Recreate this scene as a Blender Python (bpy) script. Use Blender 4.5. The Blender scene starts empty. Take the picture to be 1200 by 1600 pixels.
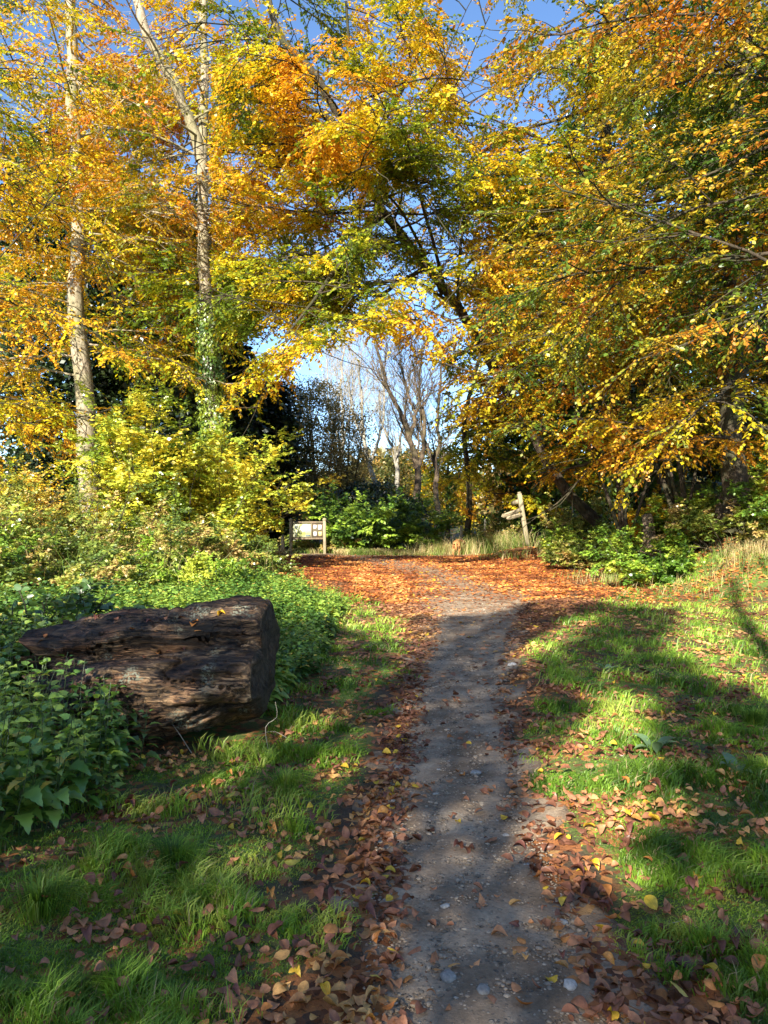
import bpy, math, random
import numpy as np
from mathutils import Vector, Matrix
from mathutils.bvhtree import BVHTree

rng = np.random.default_rng(11)
random.seed(5)
scene = bpy.context.scene
COL = scene.collection
EYE = 1.5
F = 1200.0
SUN_AZ = math.radians(20.0)     # the light travels away from the viewer and a little to the right
SUN_EL = math.radians(27.0)


def W(px, py, Y):
    return np.array([(px - 600) / F * Y, Y, EYE - (py - 805) / F * Y])


def proj(p):
    y = np.maximum(p[..., 1], 0.2)
    return 600 + F * p[..., 0] / y, 805 - F * (p[..., 2] - EYE) / y


def smooth(x):
    x = np.clip(x, 0, 1)
    return x * x * (3 - 2 * x)


def nz(v):
    return v / np.maximum(np.linalg.norm(v, axis=-1, keepdims=True), 1e-9)


_K = {}


def noise(p, f, seed=0):
    """cheap smooth noise, about 0..1"""
    d = p.shape[-1]
    if (seed, d) not in _K:
        r = np.random.default_rng(1000 + seed)
        k = nz(r.normal(size=(9, d))) * r.uniform(0.55, 1.8, (9, 1))
        _K[(seed, d)] = (k, r.uniform(0, 6.28, 9))
    k, ph = _K[(seed, d)]
    s = np.zeros(p.shape[:-1])
    for i in range(9):
        s += np.sin((p * k[i] * f).sum(-1) * 3.1 + ph[i])
    return np.clip(0.5 + 0.19 * s, 0, 1)


# ------------------------------------------------------------------ terrain
YK = np.array([-3, 2.3, 3.6, 6.1, 9.2, 12, 14.4, 18, 22, 24, 27, 31])
XL = np.array([-.1, -.02, 0.0, .2, .5, .55, .2, -1.2, -3.3, -4.0, -4.6, -4.6])
XR = np.array([.75, .72, .70, .92, 1.5, 2.2, 3.0, 4.3, 5.0, 4.8, 3.6, 2.8])


def path_edges(Y):
    return np.interp(Y, YK, XL), np.interp(Y, YK, XR)


def H(X, Y):
    X = np.asarray(X, float); Y = np.asarray(Y, float)
    p = np.stack([X, Y], -1)
    xl, xr = path_edges(Y)
    inp = smooth((X - xl + .35) / .5) * smooth((xr + .35 - X) / .5)
    near = smooth((Y - 1.0) / 2)
    z = (noise(p, .35, 1) - .5) * .10 * (1 - .85 * inp) + (noise(p, 1.3, 2) - .5) * .035 * (1 - .6 * inp) * np.clip(1.3 - Y / 30, 0, 1)
    z -= .045 * inp * np.clip(1.2 - Y / 14, 0, 1)
    bank = smooth((X - 5.0 - .10 * np.maximum(Y - 20, 0)) / 4.2) * smooth((Y - 10.5) / 6)
    z += bank * (2.0 + (noise(p, .5, 3) - .5) * .8)
    z += smooth((X - 2.5) / 3) * smooth((Y - 20) / 8) * .28
    z += .35 * smooth((-X - 4) / 6) * smooth((Y - 8) / 8)
    z -= smooth((Y - 30) / 10) * .9 * smooth((8 - np.abs(X + 0)) / 6)
    return z


def litter(X, Y):
    xl, xr = path_edges(Y)
    p = np.stack([X, Y], -1)
    wl = np.interp(Y, [1.5, 2.4, 3.0, 3.8, 6, 9, 12, 15, 20], [.42, .36, .24, .16, .15, .32, .7, 1.2, .8])
    wr = np.interp(Y, [1.5, 2.4, 3.0, 4.0, 6, 8, 10, 14, 18], [.45, .42, .26, .16, .22, .45, .9, 1.9, 1.2])
    dl = xl - X; dr = X - xr
    far = smooth((Y - 12) / 4)
    a = np.where(dl > 0, np.exp(-(dl / wl) ** 2), np.exp(-(dl / (.10 + .2 * smooth((Y - 8) / 5) + .5 * far)) ** 2))
    b = np.where(dr > 0, np.exp(-(dr / wr) ** 2), np.exp(-(dr / (.09 + .06 * smooth((3 - Y)) + .5 * far)) ** 2)) * np.interp(Y, [0, 3, 4, 6, 9, 12], [.9, .85, .4, .35, .5, .8])
    inside = (dl < 0) & (dr < 0)
    xc = np.interp(Y, [12, 14.4, 18.9, 24, 28], [1.35, 1.7, 1.5, .3, -1.5])
    wt = np.interp(Y, [12, 14.4, 18.9, 24], [.75, .8, .9, 1.3])
    track = np.exp(-((X - xc) / wt) ** 2)
    ins = np.where(inside, .06 + far * (.95 - .8 * track), 0)
    g = np.where(inside, 0, .05 + .30 * smooth((noise(p, 1.7, 7) - .55) / .25) + .35 * smooth((noise(p, 4.5, 14) - .6) / .1) + .4 * np.exp(-((X - 1.25) ** 2 + (Y - 3.7) ** 2) / .12))
    g = g + np.where((X > xr), .07 + .12 * far + .2 * smooth((3.2 - Y)), .0) * (noise(p, .9, 8))
    g = g * np.where(X < xl, np.interp(-X, [0, 1.2, 2.5], [1.0, .8, .35]), 1)
    cut = 1 - smooth((Y - 26.5) / 2.0)
    v = np.clip(np.maximum.reduce([a, b, ins, g]), 0, 1)
    v = v * (.65 + .5 * noise(p, 2.3, 9))
    side = np.where(X > xr, 1 - smooth((X - 6.5) / 1.5), 1)
    return np.clip(v * side, 0, 1) * cut


def grassy(X, Y):
    xl, xr = path_edges(Y)
    p = np.stack([X, Y], -1)
    wl = np.interp(Y, [1.5, 2.6, 3.6, 6, 9, 12, 16], [.26, .18, .08, .07, .12, .3, .6])
    wr = np.interp(Y, [1.5, 3.0, 4.0, 6, 8, 10, 14], [.22, .10, .03, .06, .15, .4, 1.2])
    e = (noise(p, 2.0, 12) - .5) * .3
    l = smooth((xl - wl - X + e) / .22)
    r = smooth((X - xr - wr + e) / .25)
    m = np.maximum(l, r)
    m = m * (1 - smooth((Y - 20.5) / 3) * smooth((6.5 - X) / 2) * smooth((X + 6) / 2))
    bare = smooth((noise(p, 1.7, 13) - .66) / .14) * .8 * (1 - np.exp(-((X - 1.1) ** 2 + (Y - 3.9) ** 2) / .5))
    bare = np.maximum(bare, .6 * smooth((noise(p, 4.5, 14) - .64) / .1)) * (1 - .9 * np.exp(-((X - 1.1) ** 2 + (Y - 3.9) ** 2) / .6))
    return np.clip(m * (1 - bare), 0, 1)


# ------------------------------------------------------------------ mesh helpers
def make_mesh(name, verts, polys, mat, smooth_=False, facecol=None, vattr=None, uv=None):
    """polys: list of int arrays (M,k)"""
    me = bpy.data.meshes.new(name)
    verts = np.ascontiguousarray(verts, dtype=np.float32)
    me.vertices.add(len(verts))
    me.vertices.foreach_set('co', verts.ravel())
    li = np.concatenate([p.ravel() for p in polys]).astype(np.int32)
    tot = np.concatenate([np.full(len(p), p.shape[1], np.int32) for p in polys])
    st = np.concatenate([[0], np.cumsum(tot)[:-1]]).astype(np.int32)
    me.loops.add(len(li))
    me.loops.foreach_set('vertex_index', li)
    me.polygons.add(len(tot))
    me.polygons.foreach_set('loop_start', st)
    me.polygons.foreach_set('loop_total', tot)
    if smooth_:
        me.polygons.foreach_set('use_smooth', np.ones(len(tot), bool))
    me.update(calc_edges=True)
    if facecol is not None:
        a = me.attributes.new('tint', 'FLOAT_COLOR', 'FACE')
        c = np.ones((len(facecol), 4), np.float32); c[:, :3] = facecol
        a.data.foreach_set('color', c.ravel())
    for k, v in (vattr or {}).items():
        a = me.attributes.new(k, 'FLOAT', 'POINT')
        a.data.foreach_set('value', np.asarray(v, np.float32).ravel())
    if uv is not None:
        l = me.uv_layers.new(name='UVMap')
        l.data.foreach_set('uv', np.ascontiguousarray(uv[li], dtype=np.float32).ravel())
    if mat: me.materials.append(mat)
    return me


def link(name, me, parent=None):
    o = bpy.data.objects.new(name, me)
    COL.objects.link(o)
    if parent is not None:
        o.parent = parent
        o.location = -Vector(parent.location) if parent.rotation_euler == Matrix().to_euler() else o.location
    return o


def tag(o, label, cat, group=None, kind=None):
    if label: o['label'] = label
    if cat: o['category'] = cat
    if group: o['group'] = group
    if kind: o['kind'] = kind
    return o


def empty(name, loc, label, cat, group=None):
    o = bpy.data.objects.new(name, None)
    COL.objects.link(o)
    o.location = tuple(float(v) for v in loc)
    o.empty_display_size = .1
    return tag(o, label, cat, group)


class Geo:
    """collects verts / polys / colours"""
    def __init__(s):
        s.v = []; s.p = {}; s.c = {}; s.n = 0; s.u = []

    def add(s, v, polys, col=None, uv=None):
        v = np.asarray(v, float)
        s.v.append(v)
        if uv is not None: s.u.append(uv)
        for q in polys:
            k = q.shape[1]
            s.p.setdefault(k, []).append(q + s.n)
            if col is not None:
                s.c.setdefault(k, []).append(np.broadcast_to(col, (len(q), 3)) if np.ndim(col) == 1 else col)
        s.n += len(v)

    def mesh(s, name, mat, smooth_=False):
        if s.n == 0: return None
        ks = sorted(s.p)
        polys = [np.concatenate(s.p[k]) for k in ks]
        fc = np.concatenate([np.concatenate(s.c[k]) for k in ks]) if s.c else None
        uv = np.concatenate(s.u) if s.u else None
        return make_mesh(name, np.concatenate(s.v), polys, mat, smooth_, fc, None, uv)


def tubes(g, pts, rad, sides=5, col=None, cap=False):
    """pts (N,S,3) rad (N,S)"""
    N, S, _ = pts.shape
    t = np.empty_like(pts)
    t[:, 1:-1] = pts[:, 2:] - pts[:, :-2]; t[:, 0] = pts[:, 1] - pts[:, 0]; t[:, -1] = pts[:, -1] - pts[:, -2]
    t = nz(t)
    ref = np.where(np.abs(t[:, :1, 2:3]) > .8, np.array([1., .13, 0]), np.array([0, .1, 1.]))
    u = nz(np.cross(t, np.broadcast_to(ref, t.shape))); w = np.cross(t, u)
    a = np.arange(sides) / sides * 2 * math.pi
    ring = pts[:, :, None, :] + rad[:, :, None, None] * (np.cos(a)[:, None] * u[:, :, None, :] + np.sin(a)[:, None] * w[:, :, None, :])
    v = ring.reshape(-1, 3)
    n = np.arange(N)[:, None, None] * S * sides; s_ = np.arange(S - 1)[None, :, None] * sides; k = np.arange(sides)[None, None, :]
    k2 = (k + 1) % sides
    q = np.stack([n + s_ + k, n + s_ + k2, n + s_ + sides + k2, n + s_ + sides + k], -1).reshape(-1, 4)
    g.add(v, [q], col if col is None or np.ndim(col) == 1 else np.repeat(col, (S - 1) * sides, 0))
    if cap:
        kk = np.arange(sides)
        for i in range(N):
            g.add(ring[i, -1], [kk[None, :]], col); g.add(ring[i, 0], [kk[None, ::-1]], col)
    return ring


def box(g, c, size, rot=None, col=None, bev=0.0):
    """bevelled box"""
    sx, sy, sz = [s / 2 for s in size]
    b = min(bev, sx * .45, sy * .45, sz * .45) if bev else 0
    if b:
        prof = [(-sx + b, -sy), (sx - b, -sy), (sx, -sy + b), (sx, sy - b), (sx - b, sy), (-sx + b, sy), (-sx, sy - b), (-sx, -sy + b)]
        inn = [(x * (1 - b / sx), y * (1 - b / sy)) for x, y in prof]
        v = [(x, y, -sz) for x, y in inn] + [(x, y, -sz + b) for x, y in prof] + [(x, y, sz - b) for x, y in prof] + [(x, y, sz) for x, y in inn]
        v = np.array(v, float)
        k = np.arange(8); k2 = (k + 1) % 8
        q = np.concatenate([np.stack([k + 8 * r, k2 + 8 * r, k2 + 8 * (r + 1), k + 8 * (r + 1)], -1) for r in range(3)])
        polys = [q, np.stack([k[::-1], k + 24])]
    else:
        v = np.array([(x, y, z) for z in (-sz, sz) for x, y in ((-sx, -sy), (sx, -sy), (sx, sy), (-sx, sy))], float)
        polys = [np.array([[3, 2, 1, 0], [4, 5, 6, 7], [0, 1, 5, 4], [1, 2, 6, 5], [2, 3, 7, 6], [3, 0, 4, 7]])]
    if rot is not None: v = v @ np.array(rot).T
    g.add(v + np.asarray(c, float), polys, col)


# leaf outlines (x along the leaf 0..1, y across)
T4 = (np.array([[0, 0, 0], [.5, .33, .03], [1, 0, -.08], [.5, -.33, .03]]), [np.array([[0, 3, 2, 1]])])
T6 = (np.array([[0, 0, 0], [.28, .30, .07], [.72, .26, .03], [1, 0, -.10], [.72, -.26, .03], [.28, -.30, .07], [.5, 0, -.02]]),
      [np.array([[0, 6, 2, 1], [0, 5, 4, 6]]), np.array([[6, 3, 2], [6, 4, 3]])])


def leaf_grid(nx=6, curl=.25, cup=.2, width=.33, point=.12, serr=0.0, heart=False, twist=0.):
    """a leaf blade with midrib: strips either side"""
    v = []
    for i in range(nx + 1):
        x = i / nx
        w = width * (math.sin(math.pi * x ** .85) ** .75 if 0 < x < 1 else 0)
        if heart: w = width * ((1 - x) ** .75) * (min(1, x * 7) ** .5) * 1.25
        if serr and 0 < i < nx: w *= 1 + serr * (1 if i % 2 else -1)
        z = -curl * (x - .45) ** 2 + .1 * curl
        for s in (-1, 0, 1):
            xx = x + (.0 if s == 0 else -.03 * (1 if serr else 0))
            if heart and s and i == 0: xx = -.06
            zz = z + (cup * w if s else 0) + twist * s * x * w
            v.append((xx, s * w, zz))
    q = []
    for i in range(nx):
        a = i * 3
        q += [[a, a + 3, a + 4, a + 1], [a + 1, a + 4, a + 5, a + 2]]
    return np.array(v, float), [np.array(q)]


def put_leaves(g, pos, d, n, size, col, T, uvs=False):
    v0, polys = T
    x = nz(d); n = nz(n - (n * x).sum(-1, keepdims=True) * x); y = np.cross(n, x)
    N = len(pos)
    if N == 0: return
    L = v0[None] * size[:, None, None]
    v = pos[:, None, :] + L[..., 0:1] * x[:, None] + L[..., 1:2] * y[:, None] + L[..., 2:3] * n[:, None]
    nv = len(v0)
    off = (np.arange(N) * nv)[:, None, None]
    ps = []; cs = []
    s0 = g.n
    g.v.append(v.reshape(-1, 3))
    for q in polys:
        k = q.shape[1]
        g.p.setdefault(k, []).append((q[None] + off).reshape(-1, k) + s0)
        g.c.setdefault(k, []).append(np.repeat(col, len(q), 0))
    if uvs: g.u.append(np.tile(v0[:, :2] + [0, .5], (N, 1)))
    g.n += N * nv


# ------------------------------------------------------------------ materials
def new_mat(name):
    m = bpy.data.materials.new(name); m.use_nodes = True
    nt = m.node_tree
    for n in list(nt.nodes): nt.nodes.remove(n)
    out = nt.nodes.new('ShaderNodeOutputMaterial')
    return m, nt, out


def N_(nt, typ, ins=None, **props):
    n = nt.nodes.new(typ)
    for k, v in props.items(): setattr(n, k, v)
    for k, v in (ins or {}).items():
        if isinstance(v, bpy.types.NodeSocket): nt.links.new(v, n.inputs[k])
        else: n.inputs[k].default_value = v
    return n


def ramp(nt, fac, stops, interp='LINEAR'):
    n = nt.nodes.new('ShaderNodeValToRGB')
    n.color_ramp.interpolation = interp
    e = n.color_ramp.elements
    while len(e) < len(stops): e.new(.5)
    for i, (p, c) in enumerate(stops):
        e[i].position = p; e[i].color = (*c, 1) if len(c) == 3 else c
    nt.links.new(fac, n.inputs[0])
    return n.outputs[0]


def mixc(nt, fac, a, b, typ='MIX'):
    n = nt.nodes.new('ShaderNodeMixRGB'); n.blend_type = typ
    for s, v in ((0, fac), (1, a), (2, b)):
        if isinstance(v, bpy.types.NodeSocket): nt.links.new(v, n.inputs[s])
        else: n.inputs[s].default_value = v if s == 0 else (*v, 1)
    return n.outputs[0]


def leaf_mat(name, trans=.42, gloss=.06, rough=.42, veins=False):
    m, nt, out = new_mat(name)
    at = N_(nt, 'ShaderNodeAttribute', attribute_name='tint')
    c = at.outputs['Color']
    if veins:
        uv = N_(nt, 'ShaderNodeUVMap')
        sp = N_(nt, 'ShaderNodeSeparateXYZ', {0: uv.outputs[0]})
        dy = N_(nt, 'ShaderNodeMath', {0: sp.outputs[1], 1: .5}, operation='SUBTRACT')
        ab = N_(nt, 'ShaderNodeMath', {0: dy.outputs[0]}, operation='ABSOLUTE')
        s1 = N_(nt, 'ShaderNodeMath', {0: ab.outputs[0], 1: -.9}, operation='MULTIPLY')
        s2 = N_(nt, 'ShaderNodeMath', {0: s1.outputs[0], 1: sp.outputs[0]}, operation='ADD')
        s3 = N_(nt, 'ShaderNodeMath', {0: s2.outputs[0], 1: 9.}, operation='MULTIPLY')
        fr = N_(nt, 'ShaderNodeMath', {0: s3.outputs[0]}, operation='FRACT')
        v1 = N_(nt, 'ShaderNodeMath', {0: fr.outputs[0], 1: .14}, operation='LESS_THAN')
        v2 = N_(nt, 'ShaderNodeMath', {0: ab.outputs[0], 1: .018}, operation='LESS_THAN')
        v = N_(nt, 'ShaderNodeMath', {0: v1.outputs[0], 1: v2.outputs[0]}, operation='MAXIMUM')
        f = N_(nt, 'ShaderNodeMath', {0: v.outputs[0], 1: .3}, operation='MULTIPLY')
        c = mixc(nt, f.outputs[0], c, (1.6, 1.45, 1.2), 'MULTIPLY')
        tx = N_(nt, 'ShaderNodeTexCoord')
        nn = N_(nt, 'ShaderNodeTexNoise', {'Vector': tx.outputs['Object'], 'Scale': 60., 'Detail': 3.})
        c = mixc(nt, .6, c, ramp(nt, nn.outputs[0], [(.3, (.45, .4, .4)), (.62, (1.15, 1.1, 1.05))]), 'MULTIPLY')
    d = N_(nt, 'ShaderNodeBsdfDiffuse', {'Color': c})
    tcol = mixc(nt, 1.0, c, (1.25, 1.1, .6), 'MULTIPLY')
    t = N_(nt, 'ShaderNodeBsdfTranslucent', {'Color': tcol})
    mx = N_(nt, 'ShaderNodeMixShader', {0: trans, 1: d.outputs[0], 2: t.outputs[0]})
    gl = N_(nt, 'ShaderNodeBsdfGlossy', {'Color': (1, 1, 1, 1), 'Roughness': rough})
    m2 = N_(nt, 'ShaderNodeMixShader', {0: gloss, 1: mx.outputs[0], 2: gl.outputs[0]})
    nt.links.new(m2.outputs[0], out.inputs[0])
    return m


def bark_mat(name, dark, light, moss=None, scale=3., stretch=.25, bump=.5, spots=.0, rough=.85):
    m, nt, out = new_mat(name)
    tx = N_(nt, 'ShaderNodeTexCoord')
    mp = N_(nt, 'ShaderNodeMapping', {'Vector': tx.outputs['Object'], 'Scale': (1, 1, stretch)})
    n1 = N_(nt, 'ShaderNodeTexNoise', {'Vector': mp.outputs[0], 'Scale': scale * 4, 'Detail': 8., 'Roughness': .65})
    c = ramp(nt, n1.outputs[0], [(.32, dark), (.68, light)])
    n2 = N_(nt, 'ShaderNodeTexNoise', {'Vector': tx.outputs['Object'], 'Scale': scale * .5, 'Detail': 5.})
    c = mixc(nt, ramp(nt, n2.outputs[0], [(.42, (0, 0, 0)), (.62, (.75, .75, .75))]), c, moss or tuple(.6 * x for x in light))
    n3 = N_(nt, 'ShaderNodeTexNoise', {'Vector': mp.outputs[0], 'Scale': scale * 14, 'Detail': 4.})
    b = N_(nt, 'ShaderNodeBump', {'Strength': bump, 'Distance': .03, 'Height': n3.outputs[0]})
    b2 = N_(nt, 'ShaderNodeBump', {'Strength': bump, 'Distance': .06, 'Height': n1.outputs[0], 'Normal': b.outputs[0]})
    p = N_(nt, 'ShaderNodeBsdfPrincipled', {'Base Color': c, 'Roughness': rough, 'Normal': b2.outputs[0]})
    p.inputs['Specular IOR Level'].default_value = .25
    nt.links.new(p.outputs[0], out.inputs[0])
    return m


M_LEAF = leaf_mat('autumn_leaf', .46, .03, .45)
M_DARKLEAF = leaf_mat('evergreen_leaf', .15, .07, .35)
M_HERB = leaf_mat('herb_leaf', .34, .07, .4)
M_GRASS = leaf_mat('grass_blade', .35, .02, .5)
M_DRY = leaf_mat('fallen_leaf', .10, .03, .4, veins=True)
M_DRYF = leaf_mat('fallen_leaf_far', .10, .05, .45)
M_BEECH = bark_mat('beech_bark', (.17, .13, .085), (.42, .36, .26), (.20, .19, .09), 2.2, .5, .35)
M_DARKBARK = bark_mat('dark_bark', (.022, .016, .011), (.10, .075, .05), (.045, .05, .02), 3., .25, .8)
M_PALEBARK = bark_mat('pale_bark', (.20, .17, .13), (.46, .42, .35), (.25, .23, .17), 2., .4, .3)
M_ROOT = bark_mat('root_wood', (.07, .045, .03), (.30, .22, .15), (.10, .09, .04), 5., .6, .9)
M_TIMBER = bark_mat('weathered_timber', (.18, .14, .09), (.40, .33, .22), (.24, .22, .13), 6., .12, .35)
M_DARKTIMBER = bark_mat('brown_timber', (.10, .07, .045), (.24, .18, .12), (.13, .12, .07), 6., .12, .35)


def ground_mat():
    m, nt, out = new_mat('woodland_floor')
    geo = N_(nt, 'ShaderNodeNewGeometry')
    P = geo.outputs['Position']
    al = N_(nt, 'ShaderNodeAttribute', attribute_name='litter').outputs['Fac']
    ag = N_(nt, 'ShaderNodeAttribute', attribute_name='grass').outputs['Fac']
    ap = N_(nt, 'ShaderNodeAttribute', attribute_name='gravel').outputs['Fac']
    big = N_(nt, 'ShaderNodeTexNoise', {'Vector': P, 'Scale': 3., 'Detail': 7., 'Roughness': .6})
    fine = N_(nt, 'ShaderNodeTexNoise', {'Vector': P, 'Scale': 55., 'Detail': 6., 'Roughness': .7})
    soil = ramp(nt, fine.outputs[0], [(.3, (.035, .024, .015)), (.7, (.12, .08, .05))])
    green = ramp(nt, fine.outputs[0], [(.3, (.05, .085, .018)), (.7, (.15, .22, .04))])
    c = mixc(nt, ag, soil, green)
    # gravel and trodden earth
    vo = N_(nt, 'ShaderNodeTexVoronoi', {'Vector': P, 'Scale': 62., 'Randomness': 1.})
    vo2 = N_(nt, 'ShaderNodeTexVoronoi', {'Vector': P, 'Scale': 24., 'Randomness': 1.})
    earth = ramp(nt, big.outputs[0], [(.34, (.15, .105, .065)), (.5, (.28, .21, .142)), (.64, (.42, .33, .23))])
    earth = mixc(nt, .75, earth, ramp(nt, fine.outputs[0], [(.3, (.6, .58, .56)), (.7, (1.35, 1.32, 1.3))]), 'MULTIPLY')
    chip = ramp(nt, vo.outputs['Distance'], [(.18, (1, 1, 1)), (.34, (0, 0, 0))])
    sep = N_(nt, 'ShaderNodeSeparateColor', {0: vo.outputs['Color']})
    on = ramp(nt, sep.outputs[0], [(.52, (0, 0, 0)), (.58, (1, 1, 1))])
    chipf = mixc(nt, 1., chip, on, 'MULTIPLY')
    chipc = ramp(nt, sep.outputs[1], [(.0, (.20, .16, .12)), (.6, (.36, .29, .21)), (.78, (.46, .38, .29)), (.80, (.30, .13, .06)), (.90, (.34, .16, .07)), (.92, (.52, .44, .34))])
    g = mixc(nt, chipf, earth, chipc)
    chip2 = ramp(nt, vo2.outputs['Distance'], [(.16, (1, 1, 1)), (.26, (0, 0, 0))])
    sep2 = N_(nt, 'ShaderNodeSeparateColor', {0: vo2.outputs['Color']})
    on2 = ramp(nt, sep2.outputs[0], [(.72, (0, 0, 0)), (.76, (1, 1, 1))])
    chipf2 = mixc(nt, 1., chip2, on2, 'MULTIPLY')
    g = mixc(nt, chipf2, g, ramp(nt, sep2.outputs[1], [(.0, (.15, .12, .085)), (1., (.37, .30, .22))]))
    c = mixc(nt, ap, c, g)
    # crumbled leaf litter
    vl = N_(nt, 'ShaderNodeTexVoronoi', {'Vector': P, 'Scale': 22., 'Randomness': 1.})
    sl = N_(nt, 'ShaderNodeSeparateColor', {0: vl.outputs['Color']})
    lit = ramp(nt, sl.outputs[0], [(.0, (.09, .035, .018)), (.4, (.26, .10, .035)), (.75, (.38, .15, .045)), (1., (.42, .24, .09))])
    thr = N_(nt, 'ShaderNodeMath', {0: al, 1: sl.outputs[1]}, operation='ADD')
    lf = ramp(nt, thr.outputs[0], [(.78, (0, 0, 0)), (.95, (1, 1, 1))])
    c = mixc(nt, lf, c, lit)
    b = N_(nt, 'ShaderNodeBump', {'Strength': .7, 'Distance': .012, 'Height': fine.outputs[0]})
    hh = mixc(nt, 1., chipf, chipf2, 'ADD')
    b2 = N_(nt, 'ShaderNodeBump', {'Strength': .8, 'Distance': .01, 'Height': hh, 'Normal': b.outputs[0]})
    b3 = N_(nt, 'ShaderNodeBump', {'Strength': .6, 'Distance': .03, 'Height': big.outputs[0], 'Normal': b2.outputs[0]})
    p = N_(nt, 'ShaderNodeBsdfPrincipled', {'Base Color': c, 'Roughness': .82, 'Normal': b3.outputs[0]})
    p.inputs['Specular IOR Level'].default_value = .3
    nt.links.new(p.outputs[0], out.inputs[0])
    return m


M_GROUND = ground_mat()


def grid_mesh(name, xs, ys, fz, mat):
    X, Y = np.meshgrid(xs, ys)
    Z = fz(X, Y)
    v = np.stack([X, Y, Z], -1).reshape(-1, 3)
    nx = len(xs); ny = len(ys)
    i = np.arange(nx - 1)[None, :] + np.arange(ny - 1)[:, None] * nx
    q = np.stack([i, i + 1, i + nx + 1, i + nx], -1).reshape(-1, 4)
    return v, q, X, Y


def spaced(a, b, base, k, centre=0.):
    """coordinates from a to b, spacing growing with distance from centre"""
    out = [centre]; x = centre
    while x < b: x += base + k * abs(x - centre); out.append(x)
    x = centre; lo = []
    while x > a: x -= base + k * abs(x - centre); lo.append(x)
    return np.array(lo[::-1] + out)


# ground sheet to the horizon
v, q, X, Y = grid_mesh('ground', spaced(-900, 900, .05, .035), spaced(-300, 1500, .06, .03, 3.), H, None)
me = make_mesh('ground', v, [q], M_GROUND, True, None, {'litter': litter(X, Y) * .9, 'grass': np.clip(grassy(X, Y) + .0, 0, 1), 'gravel': np.zeros(X.size)})
tag(link('ground', me), None, None, kind='structure')

# the path and the clearing it opens into: one sheet just above the ground
ny = 620; nxp = 64
ys = np.concatenate([np.linspace(-3, 12, 420), np.linspace(12.08, 29.5, 200)])
xl, xr = path_edges(ys)
jl = (noise(np.stack([ys, ys * 0], -1), 2.2, 20) - .5) * .22 + .0
jr = (noise(np.stack([ys, ys * 0 + 5], -1), 2.2, 21) - .5) * .22
t = np.linspace(0, 1, nxp)
X = (xl - .10 + jl)[:, None] * (1 - t) + (xr + .10 + jr)[:, None] * t
Y = np.repeat(ys[:, None], nxp, 1)
edge = np.minimum(t, 1 - t)[None, :] * (X[:, -1:] - X[:, :1])
p2 = np.stack([X, Y], -1)
Z = H(X, Y) + .012 - .010 * (edge < .01) + (noise(p2, 7, 22) - .5) * .012 * smooth(edge / .1) * np.clip(1.3 - Y / 12, 0, 1) + .012 * smooth((Y - 12) / 6)
v = np.stack([X, Y, Z], -1).reshape(-1, 3)
i = np.arange(nxp - 1)[None, :] + np.arange(len(ys) - 1)[:, None] * nxp
q = np.stack([i, i + 1, i + nxp + 1, i + nxp], -1).reshape(-1, 4)
me = make_mesh('path', v, [q], M_GROUND, True, None, {'litter': litter(X, Y) * .95 - .3 * (1 - smooth((Y - 8) / 4)), 'grass': np.zeros(X.size), 'gravel': np.clip(smooth((edge + .05) / .12), 0, 1)})
tag(link('path', me), None, None, kind='structure')


# ------------------------------------------------------------------ plants: growth helpers
def grow(P0, D, L, S, wig, grav):
    P0 = np.asarray(P0, float); D = nz(np.asarray(D, float)); L = np.asarray(L, float)
    pts = [P0]; d = D; st = (L / S)[:, None]
    for i in range(S):
        d = nz(d + rng.normal(0, wig, d.shape) + np.array([0, 0, grav]))
        pts.append(pts[-1] + d * st)
    return np.stack(pts, 1)


def kids(pts, n, t0, t1, ang, flat=.35, asd=.15, bias=None, rnd=False):
    N, S1, _ = pts.shape; S = S1 - 1
    t = t0 + (np.arange(n)[None] + rng.uniform(0, 1, (N, n))) / n * (t1 - t0)
    f = t * S; i = np.minimum(f.astype(int), S - 1); f = (f - i)[..., None]
    r = np.arange(N)[:, None]
    a = pts[r, i]; b = pts[r, i + 1]
    pos = a * (1 - f) + b * f; tan = nz(b - a)
    if rnd:
        az = rng.uniform(0, 6.283, (N, n))
        side = np.stack([np.cos(az), np.sin(az), rng.normal(0, .2, (N, n))], -1)
    else:
        sd = np.cross(tan, np.array([0.02, 0.03, 1.]))
        sg = np.where((np.arange(n) % 2) > 0, 1., -1.)[None, :, None]
        side = nz(sd) * sg + np.stack([rng.normal(0, .15, (N, n)), rng.normal(0, .15, (N, n)), rng.normal(0, flat, (N, n))], -1)
    if bias is not None: side = side + np.asarray(bias)
    side = nz(side - (side * tan).sum(-1, keepdims=True) * tan)
    A = (ang + rng.normal(0, asd, (N, n)))[..., None]
    d = np.cos(A) * tan + np.sin(A) * side
    return pos.reshape(-1, 3), d.reshape(-1, 3), t.reshape(-1)


def ramp_np(x, stops):
    xs = [s[0] for s in stops]
    return np.stack([np.interp(x, xs, [s[1][k] for s in stops]) for k in range(3)], -1)


def tint(pos, stops, f=.35, spread=.22, seed=0, shift=0.):
    x = (noise(pos, f * 1.3, 30 + seed) - .5) * .95 + (noise(pos, f * 6, 50 + seed) - .5) * .55 + .5 + rng.normal(0, spread * .5, len(pos)) + shift
    c = ramp_np(np.clip(x, 0, 1), stops)
    return np.clip(c * rng.uniform(.75, 1.25, (len(pos), 1)), 0, .85)


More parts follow.
